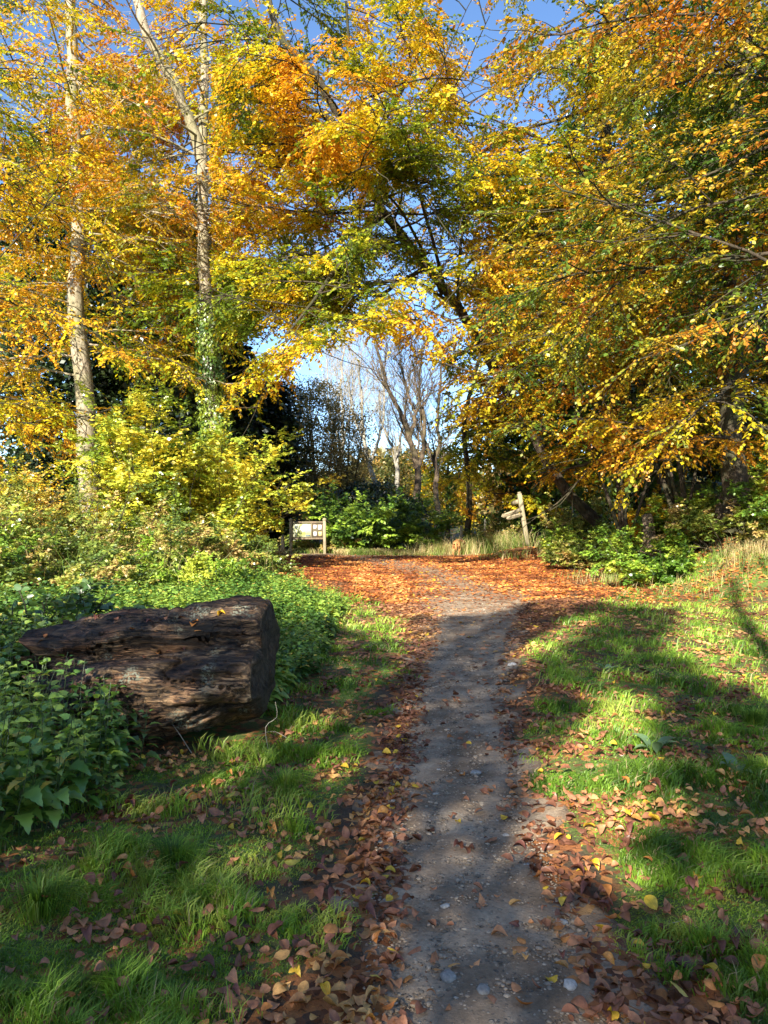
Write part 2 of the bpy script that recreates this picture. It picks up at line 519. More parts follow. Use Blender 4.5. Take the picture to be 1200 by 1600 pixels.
# windows of open sky in the middle of the picture, as seen from the path: nothing leafy grows into them
GAPS = [(560, 625, 115, 98, 1.0), (470, 330, 22, 30, .6), (655, 300, 18, 26, .6), (385, 250, 18, 24, .6), (600, 575, 50, 30, .5), (742, 130, 26, 70, .8), (775, 40, 30, 40, .7), (870, 20, 40, 40, .6), (560, 450, 45, 40, .35),
        (290, 225, 26, 40, .5), (845, 150, 30, 60, .4), (1030, 320, 40, 30, .6), (710, 270, 25, 30, .4), (430, 400, 30, 30, .35),
        (650, 700, 45, 95, .9), (940, 225, 30, 30, .4)]


def in_view(p, near=True, gaps=True, lit=None):
    x, y = proj(p)
    m = (x > -170) & (x < 1370) & (y > -170) & (p[..., 1] > .5)
    k = rng.uniform(size=len(p))
    m &= ~(((x < -60) | (x > 1260) | (y < -60)) & (k < .5))
    if gaps:
        for cx, cy, rx, ry, pr in GAPS:
            r2 = ((x - cx) / rx) ** 2 + ((y - cy) / ry) ** 2
            m &= ~((r2 < 1.25 - .5 * rng.uniform(size=len(p))) & (rng.uniform(size=len(p)) < pr))
    return m


CLEAR = [(446, 516, 806, 866, 29.62), (436, 452, 836, 872, 29.2), (784, 836, 764, 858, 28.0), (698, 730, 822, 868, 28.3)]


def clear(p):
    """False for foliage that would stand between the path and the board, signpost or dog"""
    x, y = proj(p); m = np.ones(len(p), bool)
    for x0, x1, y0, y1, yd in CLEAR:
        m &= ~((x > x0 - 5) & (x < x1 + 5) & (y > y0 - 4) & (y < y1 - 4) & (p[:, 1] < yd))
    return m


TRK = [([(138, 800), (138, 740), (130, 600), (126, 530)], 17, .8, 24), ([(120, 400), (120, 350)], 9, .3, 24), ([(338, 700), (326, 560), (318, 420), (316, 300), (314, 240)], 13, .85, 25),
       ([(314, 250), (298, 190), (262, 110), (225, 40), (205, -10)], 11, .9, 24.5), ([(314, 240), (322, 130), (320, 60)], 10, .8, 25),
       ([(640, 385), (590, 315), (555, 245), (528, 180), (490, 110)][2:], 9, .3, 21)]


def trunks_clear(p):
    x, y = proj(p); m = np.ones(len(p), bool)
    for pl, w_, pr, yd in TRK:
        for (ax, ay), (bx_, by_) in zip(pl[:-1], pl[1:]):
            L2 = (bx_ - ax) ** 2 + (by_ - ay) ** 2
            t = np.clip(((x - ax) * (bx_ - ax) + (y - ay) * (by_ - ay)) / L2, 0, 1)
            d = np.hypot(x - ax - t * (bx_ - ax), y - ay - t * (by_ - ay))
            m &= ~((d < w_) & (rng.uniform(size=len(x)) < pr) & (p[:, 1] < yd))
    return m


SV = np.array([math.sin(SUN_AZ) * math.cos(SUN_EL), math.cos(SUN_AZ) * math.cos(SUN_EL), -math.sin(SUN_EL)])
SU = nz(np.cross(SV, [0, 0, 1.])); SW = np.cross(SU, SV)
LITP = [([(138, 740), (130, 600), (124, 500)], 24), ([(338, 700), (326, 560), (318, 420), (316, 300), (314, 240)], 25), ([(314, 250), (298, 190), (262, 110), (225, 40)], 24.5), ([(314, 240), (322, 130)], 25)]


SUNPTS = [((5.25, 28.4, 1.1), 1.25), ((2.72, 28.6, .35), .7), ((-2.93, 29.6, .85), 1.1), ((5.1, 28.4, 1.9), .8)]


def sun_clear(p, all_=True):
    """thin the sprays that would keep the sun off the pale trunks"""
    m = np.ones(len(p), bool); u = p @ SU; w_ = p @ SW; v = p @ SV
    for (cx, cy, cz), r in SUNPTS:
        c = np.array([cx, cy, cz])
        m &= ~((np.hypot(u - c @ SU, w_ - c @ SW) < r) & (v < c @ SV - .5) & (rng.uniform(size=len(p)) < .93))
    for pl, yd in (LITP if all_ else []):
        q = np.array([W(a, b_, yd) for a, b_ in pl]); qu = q @ SU; qw = q @ SW; qv = q @ SV
        for i in range(len(q) - 1):
            du = qu[i + 1] - qu[i]; dw = qw[i + 1] - qw[i]
            t = np.clip(((u - qu[i]) * du + (w_ - qw[i]) * dw) / (du * du + dw * dw), 0, 1)
            d = np.hypot(u - qu[i] - t * du, w_ - qw[i] - t * dw)
            m &= ~((d < .42) & (v < qv[i] - .2) & (rng.uniform(size=len(p)) < .7))
    return m


def resample(P, n):
    P = np.array(P, float)
    k = len(P); t = np.linspace(0, k - 1, n)
    i = np.minimum(t.astype(int), k - 2); f = (t - i)[:, None]
    g_ = lambda j: P[np.clip(j, 0, k - 1)]
    a, b, c, d = g_(i - 1), g_(i), g_(i + 1), g_(i + 2)
    return .5 * ((2 * b) + (c - a) * f + (2 * a - 5 * b + 4 * c - d) * f ** 2 + (3 * b - 3 * c + d - a) * f ** 3)


def taper(r0, r1, n, pw=.8):
    return r0 + (r1 - r0) * np.linspace(0, 1, n) ** pw


AUT_ORANGE = [(0, (.22, .25, .012)), (.25, (.52, .44, .015)), (.5, (.72, .50, .02)), (.78, (.72, .36, .02)), (1, (.62, .23, .025))]
AUT_GOLD = [(0, (.12, .19, .012)), (.25, (.38, .40, .015)), (.5, (.70, .56, .02)), (.78, (.72, .47, .02)), (1, (.68, .34, .02))]
AUT_YEL = [(0, (.06, .12, .012)), (.25, (.24, .28, .02)), (.5, (.56, .47, .015)), (.8, (.64, .44, .015)), (1, (.56, .26, .015))]
AUT_OLIVE = [(0, (.05, .11, .012)), (.3, (.15, .22, .02)), (.5, (.40, .34, .025)), (.75, (.56, .38, .03)), (1, (.52, .20, .02))]
GREENS = [(0, (.02, .05, .008)), (.5, (.05, .12, .012)), (1, (.14, .24, .02))]
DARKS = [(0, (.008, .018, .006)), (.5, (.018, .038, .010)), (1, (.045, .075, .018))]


def leafy_tree(name, label, base, trunk, r0, r1, palette, limbs=26, llen=(3, 6), lrise=(.0, .6), tr=(.2, 1.), ldroop=-.02,
               n2=11, n3=11, nl=16, leaf=.10, seed=0, bias=None, extra=(), bark=None, group=None, ivy=None,
               T=T4, gaps=True, keep=None, twig=True, rmax=.065, l2=(.30, .5), l3=(.7, 1.3), shift=0., zmin=None, cat='tree', spread=.2):
    root = empty(name, base, label, cat, group)
    gt = Geo(); gf = Geo()
    S = 24
    tk = resample(trunk, S)
    tk[1:-1] += rng.normal(0, r0 * .12, (S - 2, 3))
    rad = taper(r0, r1, S)
    rad[0] *= 1.55; rad[1] *= 1.15
    tubes(gt, tk[None], rad[None], 14)
    mains = [(tk, rad, limbs)]
    for (pts, ra, rb, nn) in extra:
        e = resample(pts, 18); e[1:] += rng.normal(0, ra * .12, (17, 3)); rr = taper(ra, rb, 18)
        tubes(gt, e[None], rr[None], 9)
        mains.append((e, rr, nn))
    for mi, (pts, rr, nn) in enumerate(mains):
        if nn == 0: continue
        a, b = tr if mi == 0 else (.15, 1.)
        p, d, t = kids(pts[None], nn, a, b, 1.15, rnd=True, bias=bias)
        if mi == 0:
            rise = rng.uniform(lrise[0], lrise[1], len(p))
            d = nz(np.stack([d[:, 0], d[:, 1], rise], -1))
            L = rng.uniform(llen[0], llen[1], len(p)) * (1.15 - .45 * t)
        else:
            L = rng.uniform(llen[0], llen[1], len(p)) * .55
        P1 = grow(p, d, L, 9, .10, ldroop)
        ok = np.array([clear(Q_).all() and (proj(Q_)[1][5:] < 800).all() for Q_ in P1]); ok &= (keep(P1[:, 7]) if keep is not None and len(P1) else True); P1 = P1[ok]; L = L[ok]; t = t[ok]; p = p[ok]
        r1_ = np.interp(t, np.linspace(0, 1, len(rr)), rr) * .38
        r1_ = np.clip(r1_ * .8, .018, rmax)
        R1 = r1_[:, None] * np.linspace(1, .25, 10)[None]
        tubes(gt, P1, R1, 6)
        p2_, d2, t2 = kids(P1, n2, .15, 1., .85, .3, .2)
        LL = np.repeat(L, n2) * rng.uniform(l2[0], l2[1], len(p2_)) * (1.1 - .5 * t2)
        P2 = grow(p2_, d2, LL, 6, .13, ldroop * 1.2)
        P2k = in_view(P2[:, 3], gaps=gaps)
        if keep is not None: P2k &= keep(P2[:, 3])
        P2k &= sun_clear(P2[:, 3], False)
        P2 = P2[P2k]
        if len(P2) == 0: continue
        tubes(gt, P2, np.repeat(.016, len(P2))[:, None] * np.linspace(1, .35, 7)[None], 4)
        p3, d3, t3 = kids(P2, n3, .1, 1., .75, .3, .2)
        L3 = rng.uniform(l3[0], l3[1], len(p3)) * .7
        P3 = grow(p3, d3, L3, 4, .12, ldroop * 2 - .03)
        m = in_view(P3[:, 2], gaps=gaps)
        if keep is not None: m &= keep(P3[:, 2])
        if zmin is not None: m &= P3[:, 2, 2] > zmin
        m &= clear(P3[:, 2]) & trunks_clear(P3[:, 2])
        m &= sun_clear(P3[:, 2], False)
        P3 = P3[m]
        if len(P3) == 0: continue
        if twig: tubes(gt, P3[:, ::2], np.repeat(.0055, len(P3))[:, None] * np.linspace(1, .4, 3)[None], 3)
        lp, ld, lt = kids(P3, nl, .05, 1., .85, .35, .3)
        ld[:, 2] -= .22
        kk = trunks_clear(lp) & clear(lp) & sun_clear(lp, base[0] < 0); lp = lp[kk]; ld = ld[kk]
        nn_ = nz(np.array([0, 0, 1.]) + rng.normal(0, .42, (len(lp), 3)))
        put_leaves(gf, lp, ld, nn_, leaf * rng.uniform(.5, 1.3, len(lp)), tint(lp, palette, .35, spread, seed, shift), T)
    off = -np.array(base, float)
    for g, nm, mt in ((gt, 'trunk', bark or M_BEECH), (gf, 'crown', M_LEAF)):
        if g.n == 0: continue
        g.v = [x + off for x in g.v]
        o = bpy.data.objects.new(nm, g.mesh(nm, mt, nm == 'trunk')); COL.objects.link(o); o.parent = root
    return root, gf


def G(x, y):
    return np.array([x, y, float(H(x, y))])


cnt = 0
# --- left beech with the broad pale trunk
b = G(-9.2, 24)
leafy_tree('beech_tree', 'tall gold leaved beech with broad pale trunk rising at far left behind the thicket', b,
           [b - [0, 0, .2], W(138, 740, 24), W(130, 600, 24), W(121, 450, 24), W(120, 330, 24), W(113, 150, 24), W(108, 0, 24), W(112, -220, 24)],
           .36, .13, AUT_GOLD, limbs=48, llen=(4.5, 7.5), lrise=(-.2, .5), tr=(.27, 1.), ldroop=-.035, n2=12, n3=12, nl=17, leaf=.105, seed=1, rmax=.04, keep=lambda p: ~((proj(p)[0] > 190) & (proj(p)[0] < 440) & (proj(p)[1] > 655 - 25 * np.sin(proj(p)[0] * .05))) & (proj(p)[1] < 760) & (rng.uniform(size=len(p)) < np.where(proj(p)[1] < 170, .8, 1.)), shift=.12)
# --- forked beech with ivy
b2 = G(-5.5, 25)
leafy_tree('beech_tree', 'slender forked beech with ivy round its foot rising behind the yellow shrub', b2,
           [b2 - [0, 0, .2], W(338, 700, 25), W(326, 560, 25), W(318, 420, 25), W(316, 320, 25), W(314, 240, 25), W(322, 130, 25), W(318, 0, 25), W(330, -200, 25)],
           .26, .11, AUT_ORANGE, limbs=42, llen=(4, 7), lrise=(-.25, .5), tr=(.33, 1.), ldroop=-.035, n2=12, n3=12, nl=16, leaf=.105, seed=2, rmax=.045, keep=lambda p: ~((proj(p)[0] > 190) & (proj(p)[0] < 440) & (proj(p)[1] > 655 - 25 * np.sin(proj(p)[0] * .05))) & (proj(p)[1] < 760) & (rng.uniform(size=len(p)) < np.where(proj(p)[1] < 170, .72, 1.)), 
           extra=[([W(314, 250, 25), W(298, 190, 24.8), W(262, 110, 24.3), W(225, 40, 24), W(200, -60, 24)], .20, .13, 8),
                  ([W(320, 190, 25), W(350, 200, 24.5), W(395, 240, 24), W(430, 270, 23.5)], .07, .02, 4)], shift=.05)
b1 = G(-10.6, 17.5)
leafy_tree('beech_tree', 'beech outside the left edge whose golden sprays hang in over the thicket', b1,
           [b1 - [0, 0, .2], b1 + [0, 0, 3], b1 + [.1, 0, 7], b1 + [0, .2, 11], b1 + [.2, 0, 15]],
           .3, .1, AUT_GOLD, limbs=30, llen=(3.5, 6.0), lrise=(-.15, .5), tr=(.22, 1.), ldroop=-.04, n2=12, n3=12, nl=15, leaf=.095, seed=9, rmax=.025, bark=M_DARKBARK, bias=(.6, .1, 0), zmin=2.2, keep=lambda p: ~((proj(p)[0] > 190) & (proj(p)[0] < 440) & (proj(p)[1] > 655 - 25 * np.sin(proj(p)[0] * .05))) & (proj(p)[1] < 760) & (rng.uniform(size=len(p)) < np.where(proj(p)[1] < 170, .72, 1.)), shift=.08)
# --- leaning dark tree whose boughs cross the middle
b3 = G(7.4, 25)
leafy_tree('leaning_tree', 'dark trunked tree leaning left high over the clearing, gold leaves on crossing boughs', b3,
           [b3 - [0, 0, .2], W(880, 760, 24.5), W(800, 620, 24), W(715, 480, 23), W(640, 385, 22), W(590, 315, 21.5), W(555, 245, 21), W(528, 180, 20.5), W(490, 110, 20), W(430, 40, 20), W(410, -80, 20)],
           .185, .07, AUT_GOLD, limbs=62, llen=(4, 7.5), lrise=(-.25, .5), tr=(.42, 1.), ldroop=-.035, n2=12, n3=12, nl=16, leaf=.098, seed=3, bark=M_DARKBARK,
           extra=[([W(545, 215, 20.8), W(500, 175, 20.3), W(440, 165, 20), W(380, 150, 19.5)], .12, .03, 6),
                  ([W(590, 315, 21.5), W(592, 230, 20.5), W(585, 150, 20), W(550, 90, 19.5), W(540, 0, 19)], .09, .03, 7),
                  ([W(560, 250, 21), W(610, 170, 21), W(650, 90, 21), W(660, -20, 21)], .09, .03, 8),
                  ([W(625, 370, 22), W(560, 385, 21), W(505, 400, 20), W(460, 395, 19)], .10, .03, 16),
                  ([W(600, 330, 21.5), W(540, 400, 19), W(490, 470, 17.5), W(440, 530, 16.5)], .08, .02, 16),
                  ([W(660, 420, 22), W(610, 450, 20), W(560, 490, 18.5), W(520, 540, 17.5)], .07, .02, 12),
                  ([W(700, 470, 23), W(672, 360, 20), W(640, 250, 18.5), (W(620, 150, 17.5))], .06, .02, 20),
                  ([W(690, 460, 22.5), W(640, 350, 20), W(590, 290, 18.5), W(540, 270, 17.5)], .05, .02, 16),
                  ([W(700, 470, 23), W(650, 440, 20), W(600, 440, 18.5), W(540, 450, 17.5)], .05, .02, 16),
                  ([W(715, 480, 23), W(720, 380, 20.5), W(740, 280, 19), W(760, 190, 18)], .05, .02, 16)],
           keep=lambda p: (proj(p)[1] < 590 + 60 * ((proj(p)[0] < 500) & (rng.uniform(size=len(p)) < .5))) & (noise(p, .9, 200) > .36), spread=.14, shift=-.03)
# --- right hand beeches
b4 = G(6.6, 21)
leafy_tree('beech_tree', 'beech behind the leaning signpost with golden boughs sweeping down to the bank', b4,
           [b4 - [0, 0, .2], b4 + [0, 0, 3], b4 + [-.2, 0, 7], b4 + [-.5, .2, 12], b4 + [-.4, 0, 17]],
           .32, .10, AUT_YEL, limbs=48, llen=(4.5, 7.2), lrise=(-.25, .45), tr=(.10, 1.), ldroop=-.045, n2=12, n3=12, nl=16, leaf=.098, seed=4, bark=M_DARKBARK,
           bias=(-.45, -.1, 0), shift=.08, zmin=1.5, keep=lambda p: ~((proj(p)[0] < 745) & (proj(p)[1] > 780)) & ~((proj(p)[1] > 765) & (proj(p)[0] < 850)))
b5 = G(7.4, 16.2)
leafy_tree('beech_tree', 'beech on the bank at right with olive and yellow leaves hanging almost to the ground', b5,
           [b5 - [0, 0, .2], b5 + [-.1, 0, 3], b5 + [.1, 0, 7], b5 + [.3, .2, 11], b5 + [.2, 0, 15]],
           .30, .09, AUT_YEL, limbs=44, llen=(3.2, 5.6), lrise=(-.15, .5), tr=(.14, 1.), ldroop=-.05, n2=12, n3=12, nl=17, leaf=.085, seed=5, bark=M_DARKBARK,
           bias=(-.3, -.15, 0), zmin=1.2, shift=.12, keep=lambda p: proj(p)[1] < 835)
b6 = G(8.2, 10.8)
leafy_tree('beech_tree', 'nearest beech beyond the right edge, its olive and rust leaves filling the upper right corner', b6,
           [b6 - [0, 0, .2], b6 + [0, 0, 3], b6 + [-.1, 0, 6], b6 + [-.3, .2, 10], b6 + [-.2, 0, 14]],
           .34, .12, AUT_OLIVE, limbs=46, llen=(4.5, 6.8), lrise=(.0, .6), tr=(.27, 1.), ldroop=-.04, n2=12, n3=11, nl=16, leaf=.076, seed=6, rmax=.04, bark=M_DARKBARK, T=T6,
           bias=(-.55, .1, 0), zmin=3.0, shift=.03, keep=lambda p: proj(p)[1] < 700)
b7 = G(9.5, 18)
leafy_tree('beech_tree', 'shaded green beech standing deep in the right hand wood between the bank beeches', b7,
           [b7 - [0, 0, .2], b7 + [-.3, 0, 3], b7 + [0, .3, 8], b7 + [.4, .2, 13], b7 + [.2, 0, 17]],
           .33, .10, AUT_OLIVE, limbs=34, llen=(3.5, 6.5), lrise=(-.1, .6), tr=(.12, 1.), ldroop=-.03, n2=11, n3=11, nl=14, leaf=.115, seed=7, bark=M_DARKBARK,
           bias=(-.2, -.1, 0), zmin=3.0, shift=-.22)
b8 = G(3.2, 31)
leafy_tree('beech_tree', 'amber beech at the back of the clearing between the bare trees and the signpost', b8,
           [b8 - [0, 0, 1.2], b8 + [.25, 0, 2.5], b8 + [.05, 0, 5], b8 + [.7, .2, 8], b8 + [1.5, 0, 12]],
           .15, .05, AUT_YEL, limbs=34, llen=(3.0, 4.4), lrise=(-.2, .5), tr=(.10, 1.), ldroop=-.045, n2=11, n3=11, nl=13, leaf=.14, seed=8, bark=M_DARKBARK, bias=(.35, 0, 0),
           shift=.16, keep=lambda p: (proj(p)[1] < 820) & (proj(p)[0] > 695))

# ------------------------------------------------------------------ dark evergreens
def clump_tree(name, label, base, height, rad, n, palette, leaf=.18, trunk_r=.2, z0=.4, seed=0, clump=.7, group=None, gaps=True, mat=None, bark=None, cat='tree', lean=(0, 0), upper=1.0, stems=1, shape=.6):
    base = np.array(base, float)
    root = empty(name, base, label, cat, group)
    gt = Geo(); gf = Geo()
    for s in range(stems):
        o = rng.normal(0, rad * .22, 2) * (stems > 1)
        tk = resample([[o[0] * .4, o[1] * .4, -.2], [o[0], o[1], height * .35], [lean[0] * .5 + o[0] * 2, lean[1] * .5 + o[1] * 2, height * .7], [lean[0] + o[0] * 3, lean[1] + o[1] * 3, height * .93]], 16)
        tk[1:] += rng.normal(0, trunk_r * .15, (15, 3))
        tubes(gt, tk[None], taper(trunk_r, trunk_r * .2, 16)[None], 9)
        p, d, t = kids(tk[None], 26, max(.05, z0 / height), .98, 1.1, rnd=True)
        P1 = grow(p, nz(d + [0, 0, .3]), rad * rng.uniform(.5, 1.0, 26) * (1.1 - t * shape), 6, .14, -.01)
        tubes(gt, P1, (trunk_r * .28 * (1.1 - t))[:, None] * np.linspace(1, .3, 7)[None], 5)
    nc = int(n / 60)
    u = rng.uniform(0, 1, nc); zz = z0 + (height - z0) * u
    r = rad * (np.sin(math.pi * np.clip(.12 + .88 * (1 - u) ** .9, 0, 1) ** .8) ** .6 * (1 - shape) + shape * (1 - u) ** .7 + .08)
    az = rng.uniform(0, 6.283, nc); rr = r * rng.uniform(.15, 1, nc) ** .5
    c = np.stack([rr * np.cos(az) + lean[0] * u, rr * np.sin(az) + lean[1] * u, zz], -1)
    k = in_view(c + base, gaps=gaps)
    c = c[k]
    m = len(c) * 60
    cc = np.repeat(c, 60, 0)
    dd = rng.normal(0, 1, (m, 3)); sz = clump * rng.uniform(.5, 1.2, len(c)).repeat(60)
    off = dd * np.array([.5, .5, .28]) * sz[:, None]
    pos = cc + off
    ld = nz(off * [1, 1, .3] + rng.normal(0, .3, (m, 3)) - [0, 0, .15])
    nn = nz(np.array([0, 0, .8]) + rng.normal(0, .6, (m, 3)))
    put_leaves(gf, pos, ld, nn, leaf * rng.uniform(.6, 1.2, m), tint(pos + base, palette, .8, .2, seed), T4)
    for g, nm, mt in ((gt, 'trunk', bark or M_DARKBARK), (gf, 'crown', mat or M_DARKLEAF)):
        if g.n == 0: continue
        o = bpy.data.objects.new(nm, g.mesh(nm, mt, nm == 'trunk')); COL.objects.link(o); o.parent = root
    return root


EV = [(-13.5, 33, 17, 3.8, 52000, 'dark yew at the left edge of the picture behind the pale beech trunk'),
      (-9.6, 34, 15, 3.4, 50000, 'dark holly between the broad beech trunk and the yellow shrub'),
      (-7.2, 31, 10, 2.2, 36000, 'shorter dark holly directly behind the yellow shrub'),
      (-5.1, 34, 7.4, 1.0, 16000, 'narrow ivy smothered tree standing black to the left of the notice board'),
      (8.5, 29, 11, 3.4, 22000, 'dark green holly filling the gap behind the signpost'),
      (12.0, 24, 13, 3.8, 26000, 'dark evergreen in the depth of the wood at right'),
      (13.5, 18.5, 12, 3.2, 22000, 'dark holly beyond the bank near the right edge'),
      (6.4, 33, 15, 2.6, 18000, 'ivy clad evergreen rising tall behind the leaning trunk'),
      (11.0, 34, 19, 4.5, 26000, 'tallest dark evergreen at the back of the right wood')]
for i, (x, y, h, r, n, lab) in enumerate(EV):
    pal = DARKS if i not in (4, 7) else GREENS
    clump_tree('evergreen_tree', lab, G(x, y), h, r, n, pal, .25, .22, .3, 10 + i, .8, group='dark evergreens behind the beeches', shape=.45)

# --- back of the clearing: brown thicket trees, bright shrub, bare trees
BRN = [(0, (.10, .10, .03)), (.5, (.28, .22, .07)), (1, (.48, .32, .11))]
for i, (px, y, h, r, lab) in enumerate([(452, 40, 8.5, 1.5, 'thin brown leaved tree above the left post of the notice board'),
                                        (500, 42, 9.6, 1.7, 'tallest of the thin brown leaved trees behind the notice board'),
                                        (540, 44, 8.6, 1.6, 'thin brown leaved tree just right of the notice board, dark stems below')]):
    clump_tree('hazel_tree', lab, G((px - 600) / F * y, y), h, r, 13000, BRN, .13, .10, 2.0, 22 + i, .8, group='brown leaved trees behind the notice board', gaps=False, mat=M_LEAF, stems=5, shape=.3, bark=M_ROOT)
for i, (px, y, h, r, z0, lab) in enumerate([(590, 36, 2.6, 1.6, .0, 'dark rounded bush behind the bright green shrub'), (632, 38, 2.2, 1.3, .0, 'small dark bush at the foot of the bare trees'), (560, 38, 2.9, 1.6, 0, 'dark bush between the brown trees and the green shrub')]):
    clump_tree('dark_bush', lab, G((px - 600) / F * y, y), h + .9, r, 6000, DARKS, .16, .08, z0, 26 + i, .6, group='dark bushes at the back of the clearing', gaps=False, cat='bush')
for i, (px, y, h, r, lab) in enumerate([(615, 62, 7.4, 2.6, 'olive round topped tree far behind the bare trees'), (655, 70, 8.4, 2.8, 'pale green tree in the distance between the two dark forked stems'), (700, 52, 6.5, 2.6, 'amber leaved tree far back beside the golden beech'), (450, 66, 7.0, 3.4, 'olive tree in the distance behind the notice board'), (520, 70, 6.0, 3.4, 'low olive tree far behind the brown thicket')]):
    clump_tree('distant_tree', lab, G((px - 600) / F * y, y), h, r, 6600, [(0, (.07, .09, .02)), (.5, (.20, .20, .05)), (1, (.42, .26, .06))] if i != 2 else AUT_YEL, .24, .2, 1., 32 + i, .9, group='trees in the distance', gaps=False, mat=M_LEAF)


def bare_tree(label, trunk, r0, r1, extra, n1, l1, seed, bark, group='bare trees beyond the clearing'):
    base = np.array(trunk[0])
    root = empty('bare_tree', base, label, 'tree', group)
    g = Geo(); mains = [(trunk, r0, r1)] + list(extra)
    for k, (pts, a, b_) in enumerate(mains):
        tk = resample(pts, 20); tk[1:] += rng.normal(0, a * .25, (19, 3)); rr = taper(a, b_, 20)
        tubes(g, tk[None] - base, rr[None], 8)
        p, d, t = kids(tk[None], n1, .25, 1, .55, rnd=True)
        P1 = grow(p, nz(d + [0, 0, .35]), l1 * rng.uniform(.5, 1, n1) * (1.15 - .6 * t), 8, .12, .02)
        tubes(g, P1 - base, (np.interp(t, np.linspace(0, 1, 20), rr) * .4)[:, None] * np.linspace(1, .25, 9)[None], 5)
        p, d, t = kids(P1, 8, .15, 1, .6, rnd=True)
        P2 = grow(p, nz(d + [0, 0, .3]), l1 * .45 * rng.uniform(.5, 1, len(p)) * (1.1 - .5 * t), 6, .14, .02)
        tubes(g, P2 - base, np.repeat(.014, len(p))[:, None] * np.linspace(1, .5, 7)[None], 4)
        p, d, t = kids(P2, 5, .15, 1, .6, rnd=True)
        P3 = grow(p, nz(d + [0, 0, .2]), l1 * .2 * rng.uniform(.5, 1, len(p)), 3, .14, .01)
        tubes(g, P3 - base, np.repeat(.009, len(p))[:, None] * np.linspace(1, .6, 4)[None], 3)
    o = bpy.data.objects.new('trunk', g.mesh('trunk', bark, True)); COL.objects.link(o); o.parent = root


def gz(px, y): return G((px - 600) / F * y, y) - [0, 0, .1]


bare_tree('large bare tree with dark forked stem leaning left into the sky gap', [gz(655, 44), W(650, 800, 44), W(652, 730, 44), W(638, 680, 44), W(618, 630, 44), W(600, 590, 44), W(588, 540, 44)], .27, .07,
          [([W(652, 732, 44), W(662, 700, 44), W(662, 650, 44), W(655, 610, 44), W(660, 540, 44)], .15, .05), ([W(640, 682, 44), W(648, 650, 44), W(636, 610, 44), W(625, 560, 44)], .14, .04)], 14, 4.2, 1, M_ROOT)
bare_tree('bare tree with upright dark twin stems half behind the golden leaves', [gz(688, 46), W(683, 780, 46), W(680, 725, 46), W(686, 690, 46), W(684, 640, 46), W(690, 560, 46)], .21, .06,
          [([W(680, 727, 46), W(668, 700, 46), W(662, 690, 46)], .12, .05)], 12, 3.8, 2, M_ROOT)
bare_tree('pale bare tree with thin stems spreading left of the dark forked one', [gz(600, 50), W(588, 760, 50), W(574, 720, 50), W(568, 670, 50), W(565, 620, 50), W(560, 560, 50)], .22, .05,
          [([W(578, 725, 50), W(590, 690, 50), W(600, 640, 50), W(596, 570, 50)], .13, .04), ([W(570, 690, 50), W(552, 650, 50), W(545, 600, 50)], .09, .03)], 10, 4.2, 3, M_PALEBARK)
bare_tree('small pale bare tree whose forked stems stand in front of the far trees', [gz(622, 52), W(621, 760, 52), W(620, 720, 52), W(610, 690, 52), W(598, 665, 52), W(592, 610, 52)], .20, .05,
          [([W(620, 722, 52), W(625, 690, 52), W(632, 650, 52), W(640, 600, 52)], .13, .04)], 9, 3.6, 4, M_PALEBARK)
bare_tree('tall pale bare tree rising behind the brown leaved trees', [gz(530, 58), W(532, 760, 58), W(535, 680, 58), W(533, 600, 58), W(540, 520, 58)], .22, .05,
          [([W(535, 690, 58), W(548, 640, 58), W(552, 560, 58)], .10, .03), ([W(534, 700, 58), W(515, 640, 58), W(510, 560, 58)], .10, .03)], 10, 4.6, 5, M_PALEBARK)

# far-off wood closing the view
gf = Geo()
m = 42000
az = rng.uniform(-1.15, 1.15, m); R = rng.uniform(85, 120, m)
hmax = 7 + 4 * noise(np.stack([az * 10, R * 0], -1), .8, 60)
pos = np.stack([R * np.sin(az), R * np.cos(az), -1 + hmax * rng.uniform(0, 1, m) ** .8], -1)
put_leaves(gf, pos, rng.normal(0, 1, (m, 3)), rng.normal(0, 1, (m, 3)) + [0, -.6, .6], rng.uniform(.8, 1.7, m), tint(pos, [(0, (.03, .045, .015)), (.6, (.12, .12, .035)), (1, (.25, .16, .05))], .05, .2, 61), T4)
tag(link('far_wood', gf.mesh('far_wood', M_LEAF)), 'low belt of distant autumn woodland along the horizon', 'woodland', kind='stuff')


